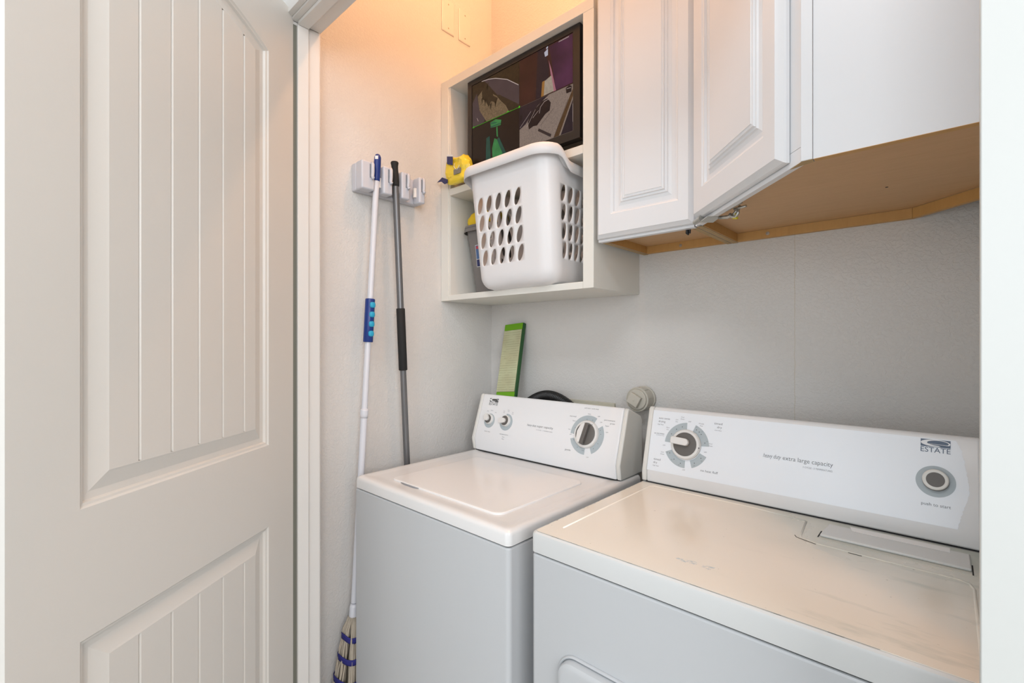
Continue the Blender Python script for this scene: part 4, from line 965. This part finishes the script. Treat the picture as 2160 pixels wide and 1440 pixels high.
# mop and broom holder
hd = empty('broom_holder', (0.0, -0.565, 1.88), 'pale grey plastic mop and broom rack screwed to the left wall', 'broom holder')
bm = bm_new(); box(bm, 0.0005, 0.030, -0.702, -0.432, 1.883, 1.981); obj('back_bar', bm, 'holder', hd, bevel=.005, seg=3)
blocks = [(-0.703, -0.6525), (-0.6165, -0.5785), (-0.539, -0.503), (-0.461, -0.4325)]
for i, (a, b) in enumerate(blocks):
    bm = bm_new(); box(bm, 0.0303, 0.072, a, b, 1.882, 1.982); blk = obj('block', bm, 'holder', hd, bevel=.006, seg=3)
    yc = b - 0.012
    bm = bm_new(); box(bm, 0.0722, 0.0735, yc - .008, yc + .008, 1.925, 1.972); obj('hook_slot', bm, 'inklight', blk)
    bm = bm_new(); tube(bm, [(0.0745, yc, 1.978), (0.079, yc, 1.970), (0.079, yc, 1.945), (0.077, yc, 1.930), (0.081, yc, 1.921), (0.085, yc, 1.926)], [.005, .0062, .0062, .0060, .0055, .004], 8); obj('hook', bm, 'holder', blk, smooth='all')
for i in range(1, 4):
    a = blocks[i][0]
    bm = bm_new(); tube(bm, [(0.048, a - .0035, 1.905), (0.048, a - .0035, 1.940)], .0075, 12); obj('roller', bm, 'knobwhite', hd, smooth=True)

def lerp(a, b, t): return Vector(a).lerp(Vector(b), t)
# string mop
mp0, mp1 = Vector((0.060, -0.6330, 2.020)), Vector((0.060, -0.7300, 0.360))
def mz(z): return lerp(mp0, mp1, (2.020 - z) / (2.020 - 0.360))
mo = empty('string_mop', (0.065, -0.745, 0), 'string mop with white pole and blue grips, hanging leftmost on the rack', 'mop')
bm = bm_new(); tube(bm, [mz(1.925), mz(1.112)], .0105, 16); tube(bm, [mz(1.090), mz(0.46)], .0115, 16); obj('pole', bm, 'polewhite', mo, smooth=True)
bm = bm_new(); tube(bm, [mz(1.118), mz(1.112), mz(1.108), mz(1.102), mz(1.096), mz(1.086)], [.0125, .0145, .0135, .0145, .0135, .0125], 16); obj('collar', bm, 'polewhite', mo, smooth='all')
bm = bm_new(); tube(bm, [mz(1.922), mz(1.93), mz(1.99), mz(2.008), mz(2.017), mz(2.0205)], [.0112, .0118, .0125, .0120, .0085, .003], 16); top_ = obj('top_cap', bm, 'blue', mo, smooth='all')
v = mz(2.004); bm = bm_new(); d_ = Vector((0.675, -0.737, 0)); pl = Plane(v + d_ * .0128, Vector((.737, .675, 0)), (0, 0, 1)); poly(bm, pl, [(-.0055, -.006), (.0055, -.006), (.0055, .006), (-.0055, .006)], 0.0); obj('hanging_hole', bm, 'lidwhite', top_)
bm = bm_new(); tube(bm, [mz(1.502), mz(1.4995), mz(1.352), mz(1.350)], [.0155, .0168, .0168, .0155], 20); gr_ = obj('grip', bm, 'blue', mo, smooth='all')
side = Vector((0.92, 0.38, 0)).normalized()
for k in range(4):
    z = 1.480 - 0.0335 * k; bm = bm_new(); bmesh.ops.create_uvsphere(bm, u_segments=14, v_segments=8, radius=1)
    c_ = mz(z) + side * .0125 + Vector((.02, -.04, 0)) * .08
    for q in bm.verts: q.co = c_ + Vector((math.copysign(abs(q.co.x) ** .7, q.co.x) * .0085, math.copysign(abs(q.co.y) ** .7, q.co.y) * .0105, math.copysign(abs(q.co.z) ** .6, q.co.z) * .0105))
    obj('finger_pad', bm, 'teal', gr_, smooth='all')
bm = bm_new(); tube(bm, [mz(0.455), mz(0.445), mz(0.42), mz(0.36)], [.0125, .0145, .0155, .017], 16); obj('ferrule', bm, 'polewhite', mo, smooth='all')
bm = bm_new(); random.seed(11); cT = mz(0.395)
def hr_(z):  # bundle radius at height
    return 0.030 + (0.395 - z) / 0.395 * 0.066
def hc(z): t = (0.395 - z) / 0.395; return Vector((0.064 + 0.0 * t, cT.y - 0.012 * t, z))
for i in range(110):
    a = random.uniform(0, 2 * math.pi); rr = math.sqrt(random.uniform(0.35, 1)); pts = []; ph = random.uniform(0, 6)
    for j in range(14):
        z = 0.415 - 0.405 * j / 13
        zz = min(z, 0.395); r_ = hr_(zz) * rr * (0.55 if j == 0 else 1.0) + 0.003 * math.sin(ph + j * 1.7)
        p = hc(zz) + Vector((max(-0.055, min(0.055, r_ * math.cos(a))), r_ * math.sin(a) * 1.0, z - zz))
        p.x = max(0.006, min(0.122, p.x)); pts.append(p)
    tube(bm, pts, 0.0032, 5)
tag(obj('mop_strings', bm, 'string', mo, smooth='all'), kind='stuff')
for z in (0.358, 0.293, 0.225):
    bm = bm_new(); rings = []
    for dz in (0.0095, 0.003, -0.003, -0.0095):
        c_ = hc(z + dz); r_ = hr_(z) + .0035
        rings.append([(min(.1235, max(.004, c_.x + max(-.0585, min(.0585, r_ * math.cos(t))))), c_.y + r_ * math.sin(t), z + dz + .006 * math.sin(t * 3)) for t in [2 * math.pi * k / 28 for k in range(28)]])
    loft(bm, rings); o = obj('stitched_band', bm, 'band', mo, smooth='all'); o.modifiers.new('t', 'SOLIDIFY').thickness = .002

# second pole: broom with black foam grips
bp0, bp1 = Vector((0.060, -0.5635, 2.012)), Vector((0.060, -0.4680, 0.05))
def bz(z): return lerp(bp0, bp1, (2.012 - z) / (2.012 - 0.05))
br = empty('broom', (0.06, -0.468, 0), 'broom with grey metal pole and black foam grip, held in the middle of the rack', 'broom')
bm = bm_new(); tube(bm, [bz(1.925), bz(1.245)], .0122, 16); tube(bm, [bz(1.245), bz(0.12)], .0115, 16); obj('pole', bm, 'polegrey', br, smooth=True)
bm = bm_new(); tube(bm, [bz(1.922), bz(1.93), bz(1.965), bz(1.982), bz(1.998), bz(2.008), bz(2.012)], [.0130, .0140, .0135, .0120, .0125, .0145, .0125], 16); obj('top_grip', bm, 'foam', br, smooth='all')
bm = bm_new(); tube(bm, [bz(1.475), bz(1.473), bz(1.247), bz(1.245)], [.0145, .0158, .0158, .0145], 20); obj('foam_grip', bm, 'foam', br, smooth='all')
bm = bm_new(); c_ = bz(0.1); prism(bm, [(-.13, .085), (.13, .085), (.08, .12), (-.08, .12)], lambda a, b, t: Vector((t, c_.y + a, b)), .045, .078); obj('head', bm, 'foam', br, bevel=.004)
bm = bm_new(); prism(bm, [(-.15, .002), (.15, .002), (.128, .0845), (-.128, .0845)], lambda a, b, t: Vector((t, c_.y + a, b)), .038, .085); obj('bristles', bm, 'polegrey', br)
